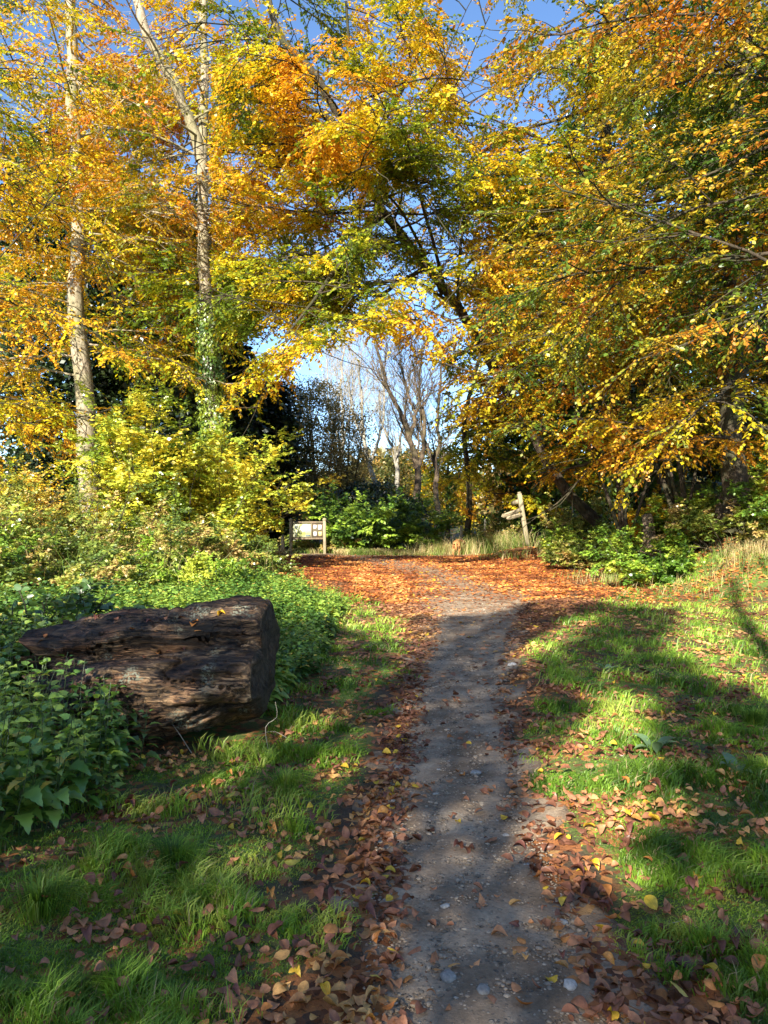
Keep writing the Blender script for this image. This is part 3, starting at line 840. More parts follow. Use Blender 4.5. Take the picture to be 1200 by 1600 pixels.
# ------------------------------------------------------------------ shrubs
def shrub(name, label, base, h, spread, stems, palette, leaf, seed, n2=7, nl=9, n3=5, group=None, lean=0.1, T=T4, cat='shrub', wig=.10, grav=-.05, mat=None, stemcol=None, l2=.35, shift=0., up=1.2):
    base = np.array(base, float)
    root = empty(name, base, label, cat, group)
    g = Geo(); gf = Geo()
    az = rng.uniform(0, 6.283, stems); r = spread * .35 * rng.uniform(0, 1, stems) ** .5
    p = np.stack([r * np.cos(az), r * np.sin(az), np.full(stems, -.05)], -1)
    p[:, 2] += [float(H(base[0] + a[0], base[1] + a[1]) - base[2]) for a in p]
    d = nz(np.stack([np.cos(az) * spread * .7 / h, np.sin(az) * spread * .7 / h, np.full(stems, up)], -1) + rng.normal(0, .15, (stems, 3)))
    P1 = grow(p, d, h * rng.uniform(.75, 1.2, stems) * 1.05, 8, wig, grav)
    tubes(g, P1, np.repeat(.012 + .006 * h / 2, stems)[:, None] * np.linspace(1, .3, 9)[None], 5)
    p, d, t = kids(P1, n2, .15, 1., .8, rnd=True)
    P2 = grow(p, nz(d + [0, 0, .25]), h * l2 * rng.uniform(.5, 1.1, len(p)) * (1.1 - .4 * t), 5, wig * 1.2, grav)
    tubes(g, P2, np.repeat(.006, len(p))[:, None] * np.linspace(1, .4, 6)[None], 3)
    if n3:
        p, d, t = kids(P2, n3, .1, 1., .8, .4)
        P3 = grow(p, d, h * l2 * .4 * rng.uniform(.5, 1.1, len(p)), 3, wig * 1.2, grav)
    else: P3 = P2
    lp, ld, _ = kids(P3, nl, .05, 1., .9, .4, .3)
    ld[:, 2] -= .15
    k = (lp[:, 2] > -.1) & clear(lp + base)
    lp = lp[k]; ld = ld[k]
    nn = nz(np.array([0, -.25, 1.]) + rng.normal(0, .45, (len(lp), 3)))
    put_leaves(gf, lp, ld, nn, leaf * rng.uniform(.65, 1.2, len(lp)), tint(lp + base, palette, 1.0, .2, seed, shift), T)
    for gg, nm, mt in ((g, 'stem', M_DARKBARK), (gf, 'foliage', mat or M_HERB)):
        o = bpy.data.objects.new(nm, gg.mesh(nm, mt, nm == 'stem')); COL.objects.link(o); o.parent = root
    return root


YG = [(0, (.20, .30, .03)), (.5, (.50, .55, .05)), (1, (.74, .62, .06))]
OLV = [(0, (.09, .15, .025)), (.45, (.25, .32, .05)), (.8, (.44, .42, .09)), (1, (.50, .36, .13))]
OLY = [(0, (.16, .20, .03)), (.45, (.40, .38, .05)), (.8, (.62, .50, .08)), (1, (.58, .36, .08))]
LIME = [(0, (.09, .19, .02)), (.5, (.26, .42, .04)), (1, (.50, .56, .07))]
HOLL = [(0, (.03, .08, .012)), (.5, (.12, .24, .03)), (1, (.38, .54, .06))]

shrub('field_maple', 'bright yellow green shrub with rounded crown below the forked beech', G(-5.3, 19.6), 3.5, 2.3, 44, YG, .11, 40, n2=11, n3=8, nl=13, up=1.5, l2=.32, shift=-.08)
shrub('field_maple', 'smaller lime shrub hugging the ivy clad foot of the forked beech at its right', G(-3.85, 20.5), 2.7, 1.0, 16, YG, .095, 41, n2=8, n3=7, nl=11, up=1.5, shift=.1)
TH = [(-8.6, 15.0, 2.0, 2.4, OLY, 'yellowing thicket bush against the left edge below the broad beech trunk'),
      (-6.6, 15.8, 2.1, 2.2, OLV, 'grey green thicket bush second from the left edge'),
      (-7.3, 12.6, 1.5, 2.0, LIME, 'lime leaved bush low at the left edge above the bramble'),
      (-5.0, 15.4, 1.55, 1.9, OLV, 'olive bush in the middle of the thicket under the yellow shrub'),
      (-5.3, 12.4, 1.15, 1.8, OLV, 'low grey green bush behind the left half of the log'),
      (-3.9, 16.6, 1.25, 1.6, OLV, 'straggly olive bush at the right part of the thicket'),
      (-3.5, 13.8, .95, 1.5, LIME, 'low bright green bush behind the nettles above the right end of the log'),
      (-9.8, 17.6, 2.7, 2.4, AUT_GOLD, 'orange leaved young beech bush at the far left edge'),
      (-3.9, 19.4, 1.2, 1.4, OLV, 'wispy bush beside the short wooden post left of the notice board'),
      (-7.9, 19, 2.2, 2.4, OLY, 'tan tipped bush behind the thicket below the dark holly')]
for i, (x, y, h, s, pal, lab) in enumerate(TH):
    shrub('thicket_bush', lab, G(x, y), h, s, 34, pal, .068, 42 + i, n2=10, n3=7, nl=11, group='bushes of the sunlit thicket on the left', wig=.16, up=1.0)
shrub('laurel_shrub', 'glossy bright green shrub just right of the notice board at the back of the clearing', G(-.75, 31.2), 2.35, 2.3, 30, HOLL, .17, 60, n2=9, n3=6, nl=9, shift=.18, mat=M_HERB)
shrub('laurel_shrub', 'small yellow green shrub between the glossy shrub and the dog', G(1.6, 32.5), 1.9, 1.1, 14, LIME, .15, 61, n2=8, n3=5, nl=8)
shrub('hedge_bush', 'low pale bush growing behind and beside the notice board', G(-2.9, 32.0), 1.0, 1.5, 22, OLV, .10, 62, n2=8, n3=5, nl=8)
shrub('hedge_bush', 'low grey green bush right of the notice board at the edge of the orange leaves', G(-1.6, 30.3), .75, 1.2, 20, OLV, .09, 63, n2=8, n3=5, nl=8)
shrub('bramble_bush', 'broad leaved dark green bramble at the left edge above the log', G(-3.15, 6.9), .9, 1.3, 64, [(0, (.03, .07, .015)), (.6, (.07, .14, .025)), (1, (.14, .22, .03))], .10, 64, n2=7, n3=0, nl=9, T=T6, grav=-.09, group=None)
BK = [(6.0, 17.4, 1.1, 1.3, LIME, 'green bush on the bank below the hanging beech leaves, left of the straw coloured grass'),
      (8.2, 15.6, 1.2, 1.5, LIME, 'green bush on the bank at the right edge under the roots'),
      (6.9, 19.4, 1.1, 1.3, AUT_GOLD, 'rust leaved bush tucked at the foot of the bank beech'),
      (7.2, 16.2, .95, 1.3, OLV, 'olive bush in the middle of the bank between two greener bushes'),
      (9.4, 16.8, 1.3, 1.5, LIME, 'leafy bush high on the bank beside the exposed roots'),
      (6.9, 26.4, 1.5, 1.6, OLV, 'grey green bush immediately right of the leaning signpost'),
      (5.6, 15.6, .7, 1.1, LIME, 'low green bush at the foot of the bank nearest the grass'),
      (8.4, 13.6, .9, 1.4, LIME, 'spreading green bush at the right edge in front of the dry grass'),
      (9.6, 14.6, 1.3, 1.5, OLV, 'tall olive bush cut by the right edge of the picture'),
      (7.7, 18.2, 1.1, 1.5, LIME, 'green bush directly below the pale stump'),
      (5.4, 20.5, .9, 1.2, OLV, 'grey green bush left of the smaller shaded stump'),
      (6.0, 23.2, 1.1, 1.5, LIME, 'yellow green bush half way between the signpost and the hanging beech leaves'),
      (4.4, 30.6, 1.3, 1.6, OLV, 'straw tipped bush behind the arms of the signpost')]
for i, (x, y, h, s, pal, lab) in enumerate(BK):
    shrub('bank_bush', lab, G(x, y), h, s, 30, pal, .08, 66 + i, n2=8, n3=6, nl=8, group='bushes on the right hand bank', wig=.14)

# ivy on the forked beech
gi = Geo()
tk = resample([b2, W(338, 700, 25), W(326, 560, 25), W(320, 470, 25)], 60)
m = 9000
u = rng.uniform(0, 1, m) ** 1.35; c = tk[(u * 59).astype(int)]
az = rng.uniform(0, 6.283, m); rr = .30 + .42 * (1 - u) ** 1.6 * rng.uniform(.3, 1.4, m) + rng.normal(0, .05, m)
pos = c + np.stack([rr * np.cos(az), rr * np.sin(az), rng.normal(0, .1, m)], -1)
nn = nz(np.stack([np.cos(az), np.sin(az), np.full(m, .5)], -1) + rng.normal(0, .35, (m, 3)))
put_leaves(gi, pos, np.stack([rng.normal(0, .5, m), rng.normal(0, .5, m), -np.ones(m)], -1), nn, rng.uniform(.08, .14, m), tint(pos, [(0, (.04, .09, .015)), (.5, (.10, .20, .02)), (1, (.26, .34, .03))], .9, .2, 75), T4)
tag(link('ivy', gi.mesh('ivy', M_HERB)), 'green ivy climbing the lower trunk of the forked beech', 'ivy')
gi = Geo()
tk = resample([G(6.6, 21), G(6.6, 21) + [0, 0, 5], G(6.6, 21) + [-.3, .1, 10]], 60)
m = 7000
u = rng.uniform(0, 1, m); c = tk[(u * 59).astype(int)]
az = rng.uniform(0, 6.283, m); rr = .36 + .3 * rng.uniform(0, 1, m)
pos = c + np.stack([rr * np.cos(az), rr * np.sin(az), rng.normal(0, .1, m)], -1)
nn = nz(np.stack([np.cos(az), np.sin(az), np.full(m, .5)], -1) + rng.normal(0, .35, (m, 3)))
put_leaves(gi, pos, np.stack([rng.normal(0, .5, m), rng.normal(0, .5, m), -np.ones(m)], -1), nn, rng.uniform(.09, .14, m), tint(pos, GREENS, .9, .2, 76), T4)
tag(link('ivy', gi.mesh('ivy', M_DARKLEAF)), 'dark ivy sleeving the beech behind the signpost', 'ivy')


# ------------------------------------------------------------------ the log
def log_sections():
    # (y, z) outlines: right end, middle, left end
    Rr = np.array([(5.18, .20), (5.02, .28), (4.97, .43), (5.04, .555), (5.22, .585), (5.37, .60), (5.33, .70), (5.36, .80), (5.60, .865), (5.82, .86), (5.96, .74), (5.98, .5), (5.90, .2), (5.60, .07), (5.36, .09)])
    Mm = np.array([(5.16, .06), (5.00, .16), (4.94, .35), (5.02, .50), (5.20, .53), (5.37, .545), (5.31, .64), (5.36, .745), (5.60, .81), (5.82, .80), (5.96, .68), (5.98, .4), (5.90, .1), (5.60, -.06), (5.36, -.06)])
    Ll = np.array([(5.26, -.06), (5.16, .06), (5.12, .22), (5.18, .38), (5.28, .44), (5.38, .47), (5.32, .55), (5.40, .63), (5.60, .69), (5.80, .68), (5.92, .54), (5.94, .3), (5.86, .06), (5.60, -.06), (5.40, -.06)])
    return Rr, Mm, Ll


def closed(P, n):
    k = len(P); t = np.arange(n) / n * k
    i = t.astype(int); f = (t - i)[:, None]
    a, b_, c, d = P[(i - 1) % k], P[i % k], P[(i + 1) % k], P[(i + 2) % k]
    return .5 * ((2 * b_) + (c - a) * f + (2 * a - 5 * b_ + 4 * c - d) * f ** 2 + (3 * b_ - 3 * c + d - a) * f ** 3)


def log_mat():
    m, nt, out = new_mat('old_wet_wood')
    tx = N_(nt, 'ShaderNodeTexCoord')
    O = tx.outputs['Object']
    wv = N_(nt, 'ShaderNodeTexNoise', {'Vector': O, 'Scale': 1.6, 'Detail': 3.})
    wp = N_(nt, 'ShaderNodeVectorMath', {0: wv.outputs['Color'], 1: (.05, .18, .18)}, operation='MULTIPLY')
    ad = N_(nt, 'ShaderNodeVectorMath', {0: O, 1: wp.outputs[0]}, operation='ADD')
    mp = N_(nt, 'ShaderNodeMapping', {'Vector': ad.outputs[0], 'Scale': (.11, 1, 1)})
    g1 = N_(nt, 'ShaderNodeTexNoise', {'Vector': mp.outputs[0], 'Scale': 46., 'Detail': 9., 'Roughness': .72})
    mp2 = N_(nt, 'ShaderNodeMapping', {'Vector': ad.outputs[0], 'Scale': (.3, 1, 1)})
    g2 = N_(nt, 'ShaderNodeTexNoise', {'Vector': mp2.outputs[0], 'Scale': 5.5, 'Detail': 6., 'Roughness': .6})
    c = ramp(nt, g1.outputs[0], [(.36, (.014, .010, .008)), (.46, (.07, .046, .03)), (.54, (.22, .15, .09)), (.66, (.52, .39, .25))])
    dk = ramp(nt, g2.outputs[0], [(.38, (.13, .12, .11)), (.50, (.62, .56, .48)), (.60, (1.35, 1.25, 1.1))])
    c = mixc(nt, 1., c, dk, 'MULTIPLY')
    # top weathers blackish, flank brown
    sp = N_(nt, 'ShaderNodeSeparateXYZ', {0: O})
    top = N_(nt, 'ShaderNodeMapRange', {'Value': sp.outputs[2], 'From Min': .50, 'From Max': .62, 'To Min': 0., 'To Max': .6})
    c = mixc(nt, top.outputs[0], c, mixc(nt, 1., c, (.46, .42, .38), 'MULTIPLY'))
    red = N_(nt, 'ShaderNodeTexNoise', {'Vector': O, 'Scale': 4., 'Detail': 2.})
    c = mixc(nt, ramp(nt, red.outputs[0], [(.45, (0, 0, 0)), (.65, (.6, .6, .6))]), c, mixc(nt, 1., c, (1.2, .78, .6), 'MULTIPLY'))
    mp3 = N_(nt, 'ShaderNodeMapping', {'Vector': ad.outputs[0], 'Scale': (.05, 1, 1)})
    g3 = N_(nt, 'ShaderNodeTexNoise', {'Vector': mp3.outputs[0], 'Scale': 15., 'Detail': 4., 'Roughness': .6})
    cr = ramp(nt, g3.outputs[0], [(.470, (1, 1, 1)), (.490, (.06, .05, .04)), (.505, (.06, .05, .04)), (.525, (1, 1, 1))])
    c = mixc(nt, .9, c, cr, 'MULTIPLY')
    # lichen patches
    li = N_(nt, 'ShaderNodeTexNoise', {'Vector': O, 'Scale': 3.2, 'Detail': 4.})
    ls = N_(nt, 'ShaderNodeTexNoise', {'Vector': O, 'Scale': 70., 'Detail': 4.})
    lm = mixc(nt, 1., ramp(nt, li.outputs[0], [(.60, (0, 0, 0)), (.66, (1, 1, 1))]), ramp(nt, ls.outputs[0], [(.48, (0, 0, 0)), (.56, (1, 1, 1))]), 'MULTIPLY')
    c = mixc(nt, lm, c, (.20, .21, .15))
    b0_ = N_(nt, 'ShaderNodeBump', {'Strength': .9, 'Distance': .03, 'Height': cr})
    b = N_(nt, 'ShaderNodeBump', {'Strength': 1., 'Distance': .02, 'Height': g1.outputs[0], 'Normal': b0_.outputs[0]})
    b2 = N_(nt, 'ShaderNodeBump', {'Strength': .6, 'Distance': .04, 'Height': g2.outputs[0], 'Normal': b.outputs[0]})
    p = N_(nt, 'ShaderNodeBsdfPrincipled', {'Base Color': c, 'Roughness': .5, 'Normal': b2.outputs[0]})
    p.inputs['Specular IOR Level'].default_value = .4
    nt.links.new(p.outputs[0], out.inputs[0])
    return m


M_LOG = log_mat()
M_END = bark_mat('log_end_grain', (.014, .011, .009), (.17, .125, .085), (.07, .06, .035), 7., .35, 1.)
nS, nA = 220, 150
Rr, Mm, Ll = [closed(a, nA) for a in log_sections()]
s = np.linspace(0, 1, nS)
xe = 1.56
body = np.zeros((nS, nA, 3))
for i_, u in enumerate(s):      # 0 = left, 1 = right
    if u < .5: sec = Ll * (1 - smooth(u / .5)) + Mm * smooth(u / .5)
    else: sec = Mm * (1 - smooth((u - .5) / .5)) + Rr * smooth((u - .5) / .5)
    body[i_, :, 1:] = sec
    xend = -.87 + (sec[:, 0] - 5.1) * .03
    body[i_, :, 0] = xend - (1 - u) * xe + (noise(np.stack([np.cos(np.arange(nA) / nA * 6.28), np.sin(np.arange(nA) / nA * 6.28)], -1), 2.5, 80) - .5) * .30 * (1 - u) ** 6
cen = body[:, :, 1:].mean(1, keepdims=True)
rad = body[:, :, 1:] - cen
aa = np.arange(nA) / nA * 2 * math.pi
Xg = np.repeat(s[:, None], nA, 1); Ag = np.repeat(aa[None], nS, 0)
cyl = np.stack([np.cos(Ag) * 1., np.sin(Ag) * 1., Xg * .55], -1)
cyl2 = np.stack([np.cos(Ag) * 1., np.sin(Ag) * 1., Xg * .9], -1)
disp = (noise(cyl2, 1.5, 81) - .5) * .04 + (noise(cyl, 5.5, 82) - .5) * .055 + (noise(cyl, 14, 83) - .5) * .028 + (noise(cyl2, 26, 84) - .5) * .014
crack = np.exp(-((noise(cyl, 3.6, 85) - .5) / .035) ** 2) * .06 + np.exp(-((noise(cyl, 8, 87) - .45) / .03) ** 2) * .02
endf = smooth((1 - Xg) / .05)
d_ = (disp - crack) * (.35 + .65 * endf) - .035 * np.clip((Xg - .968) / .032, 0, 1) ** 2.2
body[:, :, 1:] += rad / np.linalg.norm(rad, axis=-1, keepdims=True) * d_[..., None]
gl = Geo()
i = np.arange(nS - 1)[:, None] * nA; k = np.arange(nA)[None]; k2 = (k + 1) % nA
q = np.stack([i + k, i + k2, i + nA + k2, i + nA + k], -1).reshape(-1, 4)
LB = np.array([-1.7, 5.45, 0.])
gl.add(body.reshape(-1, 3) - LB, [q[:, ::-1]])
c0 = body[0].mean(0)
gl.add(np.vstack([body[0], c0 + [.12, 0, 0]]) - LB, [np.array([[j, (j + 1) % nA, nA] for j in range(nA)])])
logroot = empty('log', LB, 'massive old dark weathered log with split flank lying among nettles beside the grass', 'log')
lo = bpy.data.objects.new('log_body', gl.mesh('log_body', M_LOG, True)); COL.objects.link(lo); lo.parent = logroot
# right cut end: rings shrinking to the centre, slightly rough
ge = Geo(); rings = []
c1 = body[-1].mean(0)
for f in (1., .985, .94, .87, .8, .7, .6, .5, .4, .3, .2, .1, .03):
    r_ = c1 + (body[-1] - c1) * f
    r_[:, 0] += .022 * (1 - f) ** .3 * (f < 1) + ((noise(r_[:, 1:], 6., 86) - .5) * .05 + (noise(r_[:, 1:], 22., 88) - .5) * .02) * (f < .97) + .001
    rings.append(r_)
v = np.concatenate(rings) - LB
i = np.arange(len(rings) - 1)[:, None] * nA
q = np.stack([i + k, i + k2, i + nA + k2, i + nA + k], -1).reshape(-1, 4)
ge.add(v, [q[:, ::-1]])
ge.add(rings[-1] - LB, [np.arange(nA)[None, ::-1]])
eo = bpy.data.objects.new('cut_end', ge.mesh('cut_end', M_END, True)); COL.objects.link(eo); eo.parent = logroot
eo['label'] = 'nearly black sawn end of the log'
bvh = BVHTree.FromPolygons([tuple(a) for a in body.reshape(-1, 3)], [tuple(int(z) for z in a) for a in (np.stack([np.arange(nS - 1)[:, None] * nA + k, np.arange(nS - 1)[:, None] * nA + k2, np.arange(nS - 1)[:, None] * nA + nA + k2, np.arange(nS - 1)[:, None] * nA + nA + k], -1).reshape(-1, 4))])


def in_log(X, Y, pad=0.):
    return (X > -2.85 - pad) & (X < -.80 + pad) & (Y > 5.0 - pad) & (Y < 6.0 + pad)


# ------------------------------------------------------------------ nettles
def bedmask(X, Y):
    """where the nettle bed grows"""
    # in front of and around the log
    e = (noise(np.stack([X, Y], -1), 1.6, 90) - .5) * .5
    bx = np.interp(Y, [1.8, 2.6, 3.2, 4.0, 4.7, 5.1], [-2.3, -1.95, -1.62, -1.50, -1.45, -1.62])
    a = (Y < 5.08) & (X < bx + e * .25)
    bx2 = np.interp(Y, [5.1, 6.0, 6.01, 7.0, 9.0, 11.0, 13, 15.0, 17], [-2.6, -2.6, -.82, -.74, -.72, -.6, -.75, -1.6, -3.0])
    c = (Y >= 5.08) & (X < bx2 + e * .5)
    return (a | c) & ~in_log(X, Y, .02)


NET = [(0, (.05, .12, .02)), (.5, (.12, .25, .035)), (1, (.30, .42, .06))]
TN = leaf_grid(8, .55, .25, .34, serr=.14, heart=True)
TNs = leaf_grid(4, .5, .25, .34, heart=True)


def nettle(g, gs, base, h, T, lf, tint_at=None, lean=None):
    """vectorised over plants: base (N,3), h (N)"""
    N = len(base)
    d = nz(np.array([0, 0, 1.]) + rng.normal(0, .13, (N, 3)) + (lean if lean is not None else 0))
    P = grow(base - [0, 0, .03], d, h, 6, .06, .0)
    tubes(gs, P, np.repeat(.0032, N)[:, None] * np.linspace(1.1, .6, 7)[None], 4, np.array([.07, .12, .03]))
    nodes = 8
    for kx in range(nodes):
        t = .22 + .78 * (kx + .5) / nodes
        i = min(int(t * 6), 5); f = t * 6 - i
        p = P[:, i] * (1 - f) + P[:, i + 1] * f
        az0 = kx * 1.571 + 0.3 * rng.normal(size=N) + (base[:, 0] * 37 % 6.28)
        for sgn in (0, math.pi):
            az = az0 + sgn
            el = .15 + .35 * (t > .85) - .35 * (1 - t) + rng.normal(0, .18, N)
            dd = np.stack([np.cos(az), np.sin(az), el], -1)
            st = .02 + .03 * (1 - t)
            pp = p + nz(dd) * st
            nn = nz(np.array([0, 0, 1.]) - .3 * dd * [1, 1, 0] * -1 + rng.normal(0, .22, (N, 3)))
            sz = lf * (1.1 - .62 * max(0, t - .45) / .55) * rng.uniform(.75, 1.2, N) * (.6 + .4 * min(1, t / .45))
            dd[:, 2] -= .2
            col = tint(pp + (tint_at if tint_at is not None else 0), NET, 1.2, .16, 91, .12 * (t - .4))
            yl = rng.uniform(size=N) < .03
            col[yl] = np.array([.55, .45, .08])
            put_leaves(g, pp, dd, nn, sz * (1 + .25 * np.sin(base[:, 0] * 50)), col, T)


def scatter(n, x0, x1, y0, y1):
    return rng.uniform(x0, x1, n), rng.uniform(y0, y1, n)


gn = Geo(); gs = Geo()
X, Y = scatter(4200, -4.6, -1.2, 1.9, 6.2)
k_ = bedmask(X, Y) & (np.abs(X / np.maximum(Y, .1)) < .62) & (rng.uniform(size=len(X)) < .28)
X = X[k_]; Y = Y[k_]
bx = np.interp(Y, [2, 2.6, 3.2, 4.0, 4.7, 5.1], [-2.1, -1.8, -1.42, -1.40, -1.34, -1.34])
hh = (.30 + .22 * smooth((bx - X) / .7) + .10 * rng.normal(size=len(X)) * .6) * np.interp(Y, [2.2, 3.5, 4.4, 5.2], [.8, 1.15, 1.3, 1.25]) * (1 + .25 * smooth((-1.75 - X) / .6) * (Y > 4.2))
hh = np.clip(hh, .16, .72)
base = np.stack([X, Y, H(X, Y)], -1)
# the outermost plants are individuals, the rest of the bed is one mass
edge_i = np.argsort(bx - X + 9 * (Y > 5.0))[:44]
mask = np.ones(len(X), bool); mask[edge_i] = False
nettle(gn, gs, base[mask], hh[mask], TN, .088)
print('nettles near', mask.sum())
# far bed
X, Y = scatter(14000, -8.5, -.3, 6.0, 17)
k_ = bedmask(X, Y) & (np.abs(X / Y) < .6) & (rng.uniform(size=len(X)) < np.interp(Y, [6, 9, 17], [.62, .6, .42])) & ~((X < -3.4) & (Y > 12))
X = X[k_]; Y = Y[k_]
bx2 = np.interp(Y, [6.01, 7.0, 9.0, 11.0, 13, 15.0, 17], [-.75, -.55, -.55, -.45, -.7, -1.6, -3.0])
hh2 = np.clip(.22 + .26 * smooth((bx2 - X) / 1.2) + .07 * rng.normal(size=len(X)), .14, .6)
gs2 = Geo()
nettle(gn, gs2, np.stack([X, Y, H(X, Y)], -1), hh2, TNs, .10)
print('nettles far', len(X))
gn_obj = tag(link('nettle_bed', gn.mesh('nettle_bed', M_HERB)), 'dense bed of dark green stinging nettles around and behind the log', 'nettles', kind='stuff')
gs.v += []
so = link('stem', gs.mesh('stem', M_HERB)); so.parent = gn_obj
# individual plants: six shapes copied
protos = []
for k in range(6):
    g1 = Geo(); g2 = Geo()
    nettle(g1, g2, np.array([[0, 0, 0.]]), np.array([.42]), TN, .088, tint_at=np.array([k * 3., 2., 0]))
    protos.append((g1.mesh('foliage', M_HERB), g2.mesh('stem', M_HERB, True)))
for n_, j in enumerate(edge_i):
    r = empty('nettle_plant', base[j], 'stinging nettle on the outer edge of the nettle bed, leaning over the grass', 'nettle', 'nettles along the front edge of the bed')
    r.rotation_euler = (0, 0, random.uniform(0, 6.28)); r.scale = (1, 1, float(hh[j] / .42))
    sc = float(np.clip(hh[j] / .42, .75, 1.2)); r.scale = (sc, sc, float(hh[j] / .42))
    fm, sm = protos[n_ % 6]
    a = bpy.data.objects.new('foliage', fm); COL.objects.link(a); a.parent = r
    a = bpy.data.objects.new('stem', sm); COL.objects.link(a); a.parent = r

# ------------------------------------------------------------------ grass
GR = [(0, (.08, .16, .018)), (.45, (.18, .32, .03)), (.8, (.27, .43, .045)), (1, (.38, .46, .08))]


def blades(g, X, Y, Z, h, w, lean, col, seg=2):
    N = len(X)
    az = rng.uniform(0, 6.283, N)
    tuft = np.stack([noise(np.stack([X, Y], -1), 1.4, 100) - .5, noise(np.stack([X, Y], -1), 3.4, 101) - .5], -1) * 1.5
    dx = np.cos(az) * lean + tuft[:, 0] * .35; dy = np.sin(az) * lean + tuft[:, 1] * .35
    sx = -np.sin(az + 1.0) * w; sy = np.cos(az + 1.0) * w
    b0 = np.stack([X, Y, Z - .01], -1)
    m = b0 + np.stack([dx * h * .28, dy * h * .28, h * .6], -1)
    tpt = b0 + np.stack([dx * h * .95, dy * h * .95, h * (1 - .28 * np.minimum(1.6, np.hypot(dx, dy)))], -1)
    sv = np.stack([sx, sy, sx * 0], -1)
    v = np.stack([b0 - sv, b0 + sv, m + sv * .8, m - sv * .8, tpt], 1).reshape(-1, 3)
    o = (np.arange(N) * 5)[:, None]
    g.add(v, [o + np.array([[0, 1, 2, 3]]), o + np.array([[3, 2, 4]])], col)


gg = Geo()
def grass_zone(n, x0, x1, y0, y1, hm, wd, fx=.62):
    u = rng.uniform(0, 1, n)
    Y = y0 * (y1 / y0) ** u
    X = rng.uniform(-fx, fx, n) * Y
    m = (rng.uniform(size=n) < grassy(X, Y)) & (X > x0) & (X < x1)
    m &= ~(in_log(X, Y, -.04) & ((Y > 5.26) | (X < -1.25))) & (~bedmask(X, Y) | (rng.uniform(size=n) < .15))
    m &= ~((H(X, Y) > .75) & (Y > 12))
    X = X[m]; Y = Y[m]; p = np.stack([X, Y], -1)
    tall = .4 + 1.1 * smooth((noise(p, 2.6, 102) - .35) / .5) * (.4 + 1.1 * noise(p, 8., 103))
    xl, xr = path_edges(Y)
    dist = np.minimum(np.abs(X - xl), np.abs(X - xr))
    tall *= np.clip(.45 + dist / .9, .45, 1.)
    h = hm * tall * rng.uniform(.55, 1.25, len(X))
    c = tint(np.stack([X, Y, X * 0], -1), GR, 1.3, .2, 104, .0)
    dead = rng.uniform(size=len(X)) < .05
    c[dead] = np.array([.42, .34, .17]) * rng.uniform(.6, 1.1, (dead.sum(), 1))
    blades(gg, X, Y, H(X, Y), h, wd * (.7 + .6 * rng.uniform(size=len(X))) * (Y / y0) ** .75, .75, c)


grass_zone(230000, -9, 9, 1.7, 6.0, .066, .0019)
grass_zone(180000, -9, 9, 6.0, 24., .075, .0046)
print('grass verts', gg.n)
tag(link('grass', gg.mesh('grass', M_GRASS)), 'green grass on both sides of the path', 'grass', kind='stuff')

# a few taller dark tussocks
TUS = [(1.62, 2.75, .17, 'dark grass tussock at the lower right beside fallen leaves'), (-.92, 3.35, .17, 'drooping grass tussock in front of the log toward the path'), (-1.32, 2.95, .16, 'fine drooping grass tussock beside the nettles'),
       (-1.45, 2.35, .20, 'broad grass tussock in the lower left corner'), (2.6, 5.4, .16, 'rounded grass tussock in the shade on the right'), (-.55, 4.3, .14, 'grass tussock just in front of the right end of the log'), (2.1, 4.2, .15, 'grass tussock right of the sunlit patch')]
for x, y, h, lab in TUS:
    g = Geo(); n = 420
    r = np.abs(rng.normal(0, .055, n)); az = rng.uniform(0, 6.283, n)
    X = r * np.cos(az); Y = r * np.sin(az)
    hh_ = h * rng.uniform(.6, 1.2, n)
    d = np.stack([np.cos(az), np.sin(az)], -1) * (.35 + 5. * r[:, None]) * rng.uniform(.5, 1.4, (n, 1))
    b0 = np.stack([X, Y, X * 0 - .01], -1); mdl = b0 + np.stack([d[:, 0] * hh_ * .35, d[:, 1] * hh_ * .35, hh_ * .65], -1)
    tp = b0 + np.stack([d[:, 0] * hh_, d[:, 1] * hh_, hh_ * (.95 - .5 * np.linalg.norm(d, axis=1))], -1)
    sv = np.stack([-np.sin(az), np.cos(az), az * 0], -1) * .0017
    v = np.stack([b0 - sv, b0 + sv, mdl + sv, mdl - sv, tp], 1).reshape(-1, 3); o = (np.arange(n) * 5)[:, None]
    g.add(v, [o + np.array([[0, 1, 2, 3]]), o + np.array([[3, 2, 4]])], tint(np.stack([X * 9 + x, Y * 9 + y, X], -1), GR, 1., .15, 105, -.1))
    ob = link('grass_tussock', g.mesh('grass_tussock', M_GRASS)); ob.location = G(x, y)
    tag(ob, lab, 'grass tussock', 'tussocks in the grass')

for px_, py_, n_, lab in ((1022, 1195, 6, 'small grey green dock plant with broad leaves beside the sunlit patch'), (1150, 1232, 4, 'smaller dock plant farther right in the shaded grass'), (950, 1065, 5, 'low broad leaved weed in the grass right of the white stone')):
    Yd = EYE * F / (py_ - 805); xd = (px_ - 600) / F * Yd; g = Geo()
    az = np.arange(n_) / n_ * 6.28 + rng.uniform(0, .8, n_)
    put_leaves(g, np.stack([np.cos(az) * .02, np.sin(az) * .02, az * 0 + .02], -1), np.stack([np.cos(az), np.sin(az), rng.uniform(.3, 1.3, n_)], -1), np.stack([-np.cos(az) * .6, -np.sin(az) * .6, az * 0 + 1], -1),
               rng.uniform(.09, .15, n_), np.tile([.17, .27, .12], (n_, 1)) * rng.uniform(.8, 1.2, (n_, 1)), leaf_grid(7, .9, .3, .26))
    o = link('dock_plant', g.mesh('dock_plant', M_HERB, True)); o.location = G(xd, Yd); tag(o, lab, 'weed', 'broad leaved weeds in the grass')

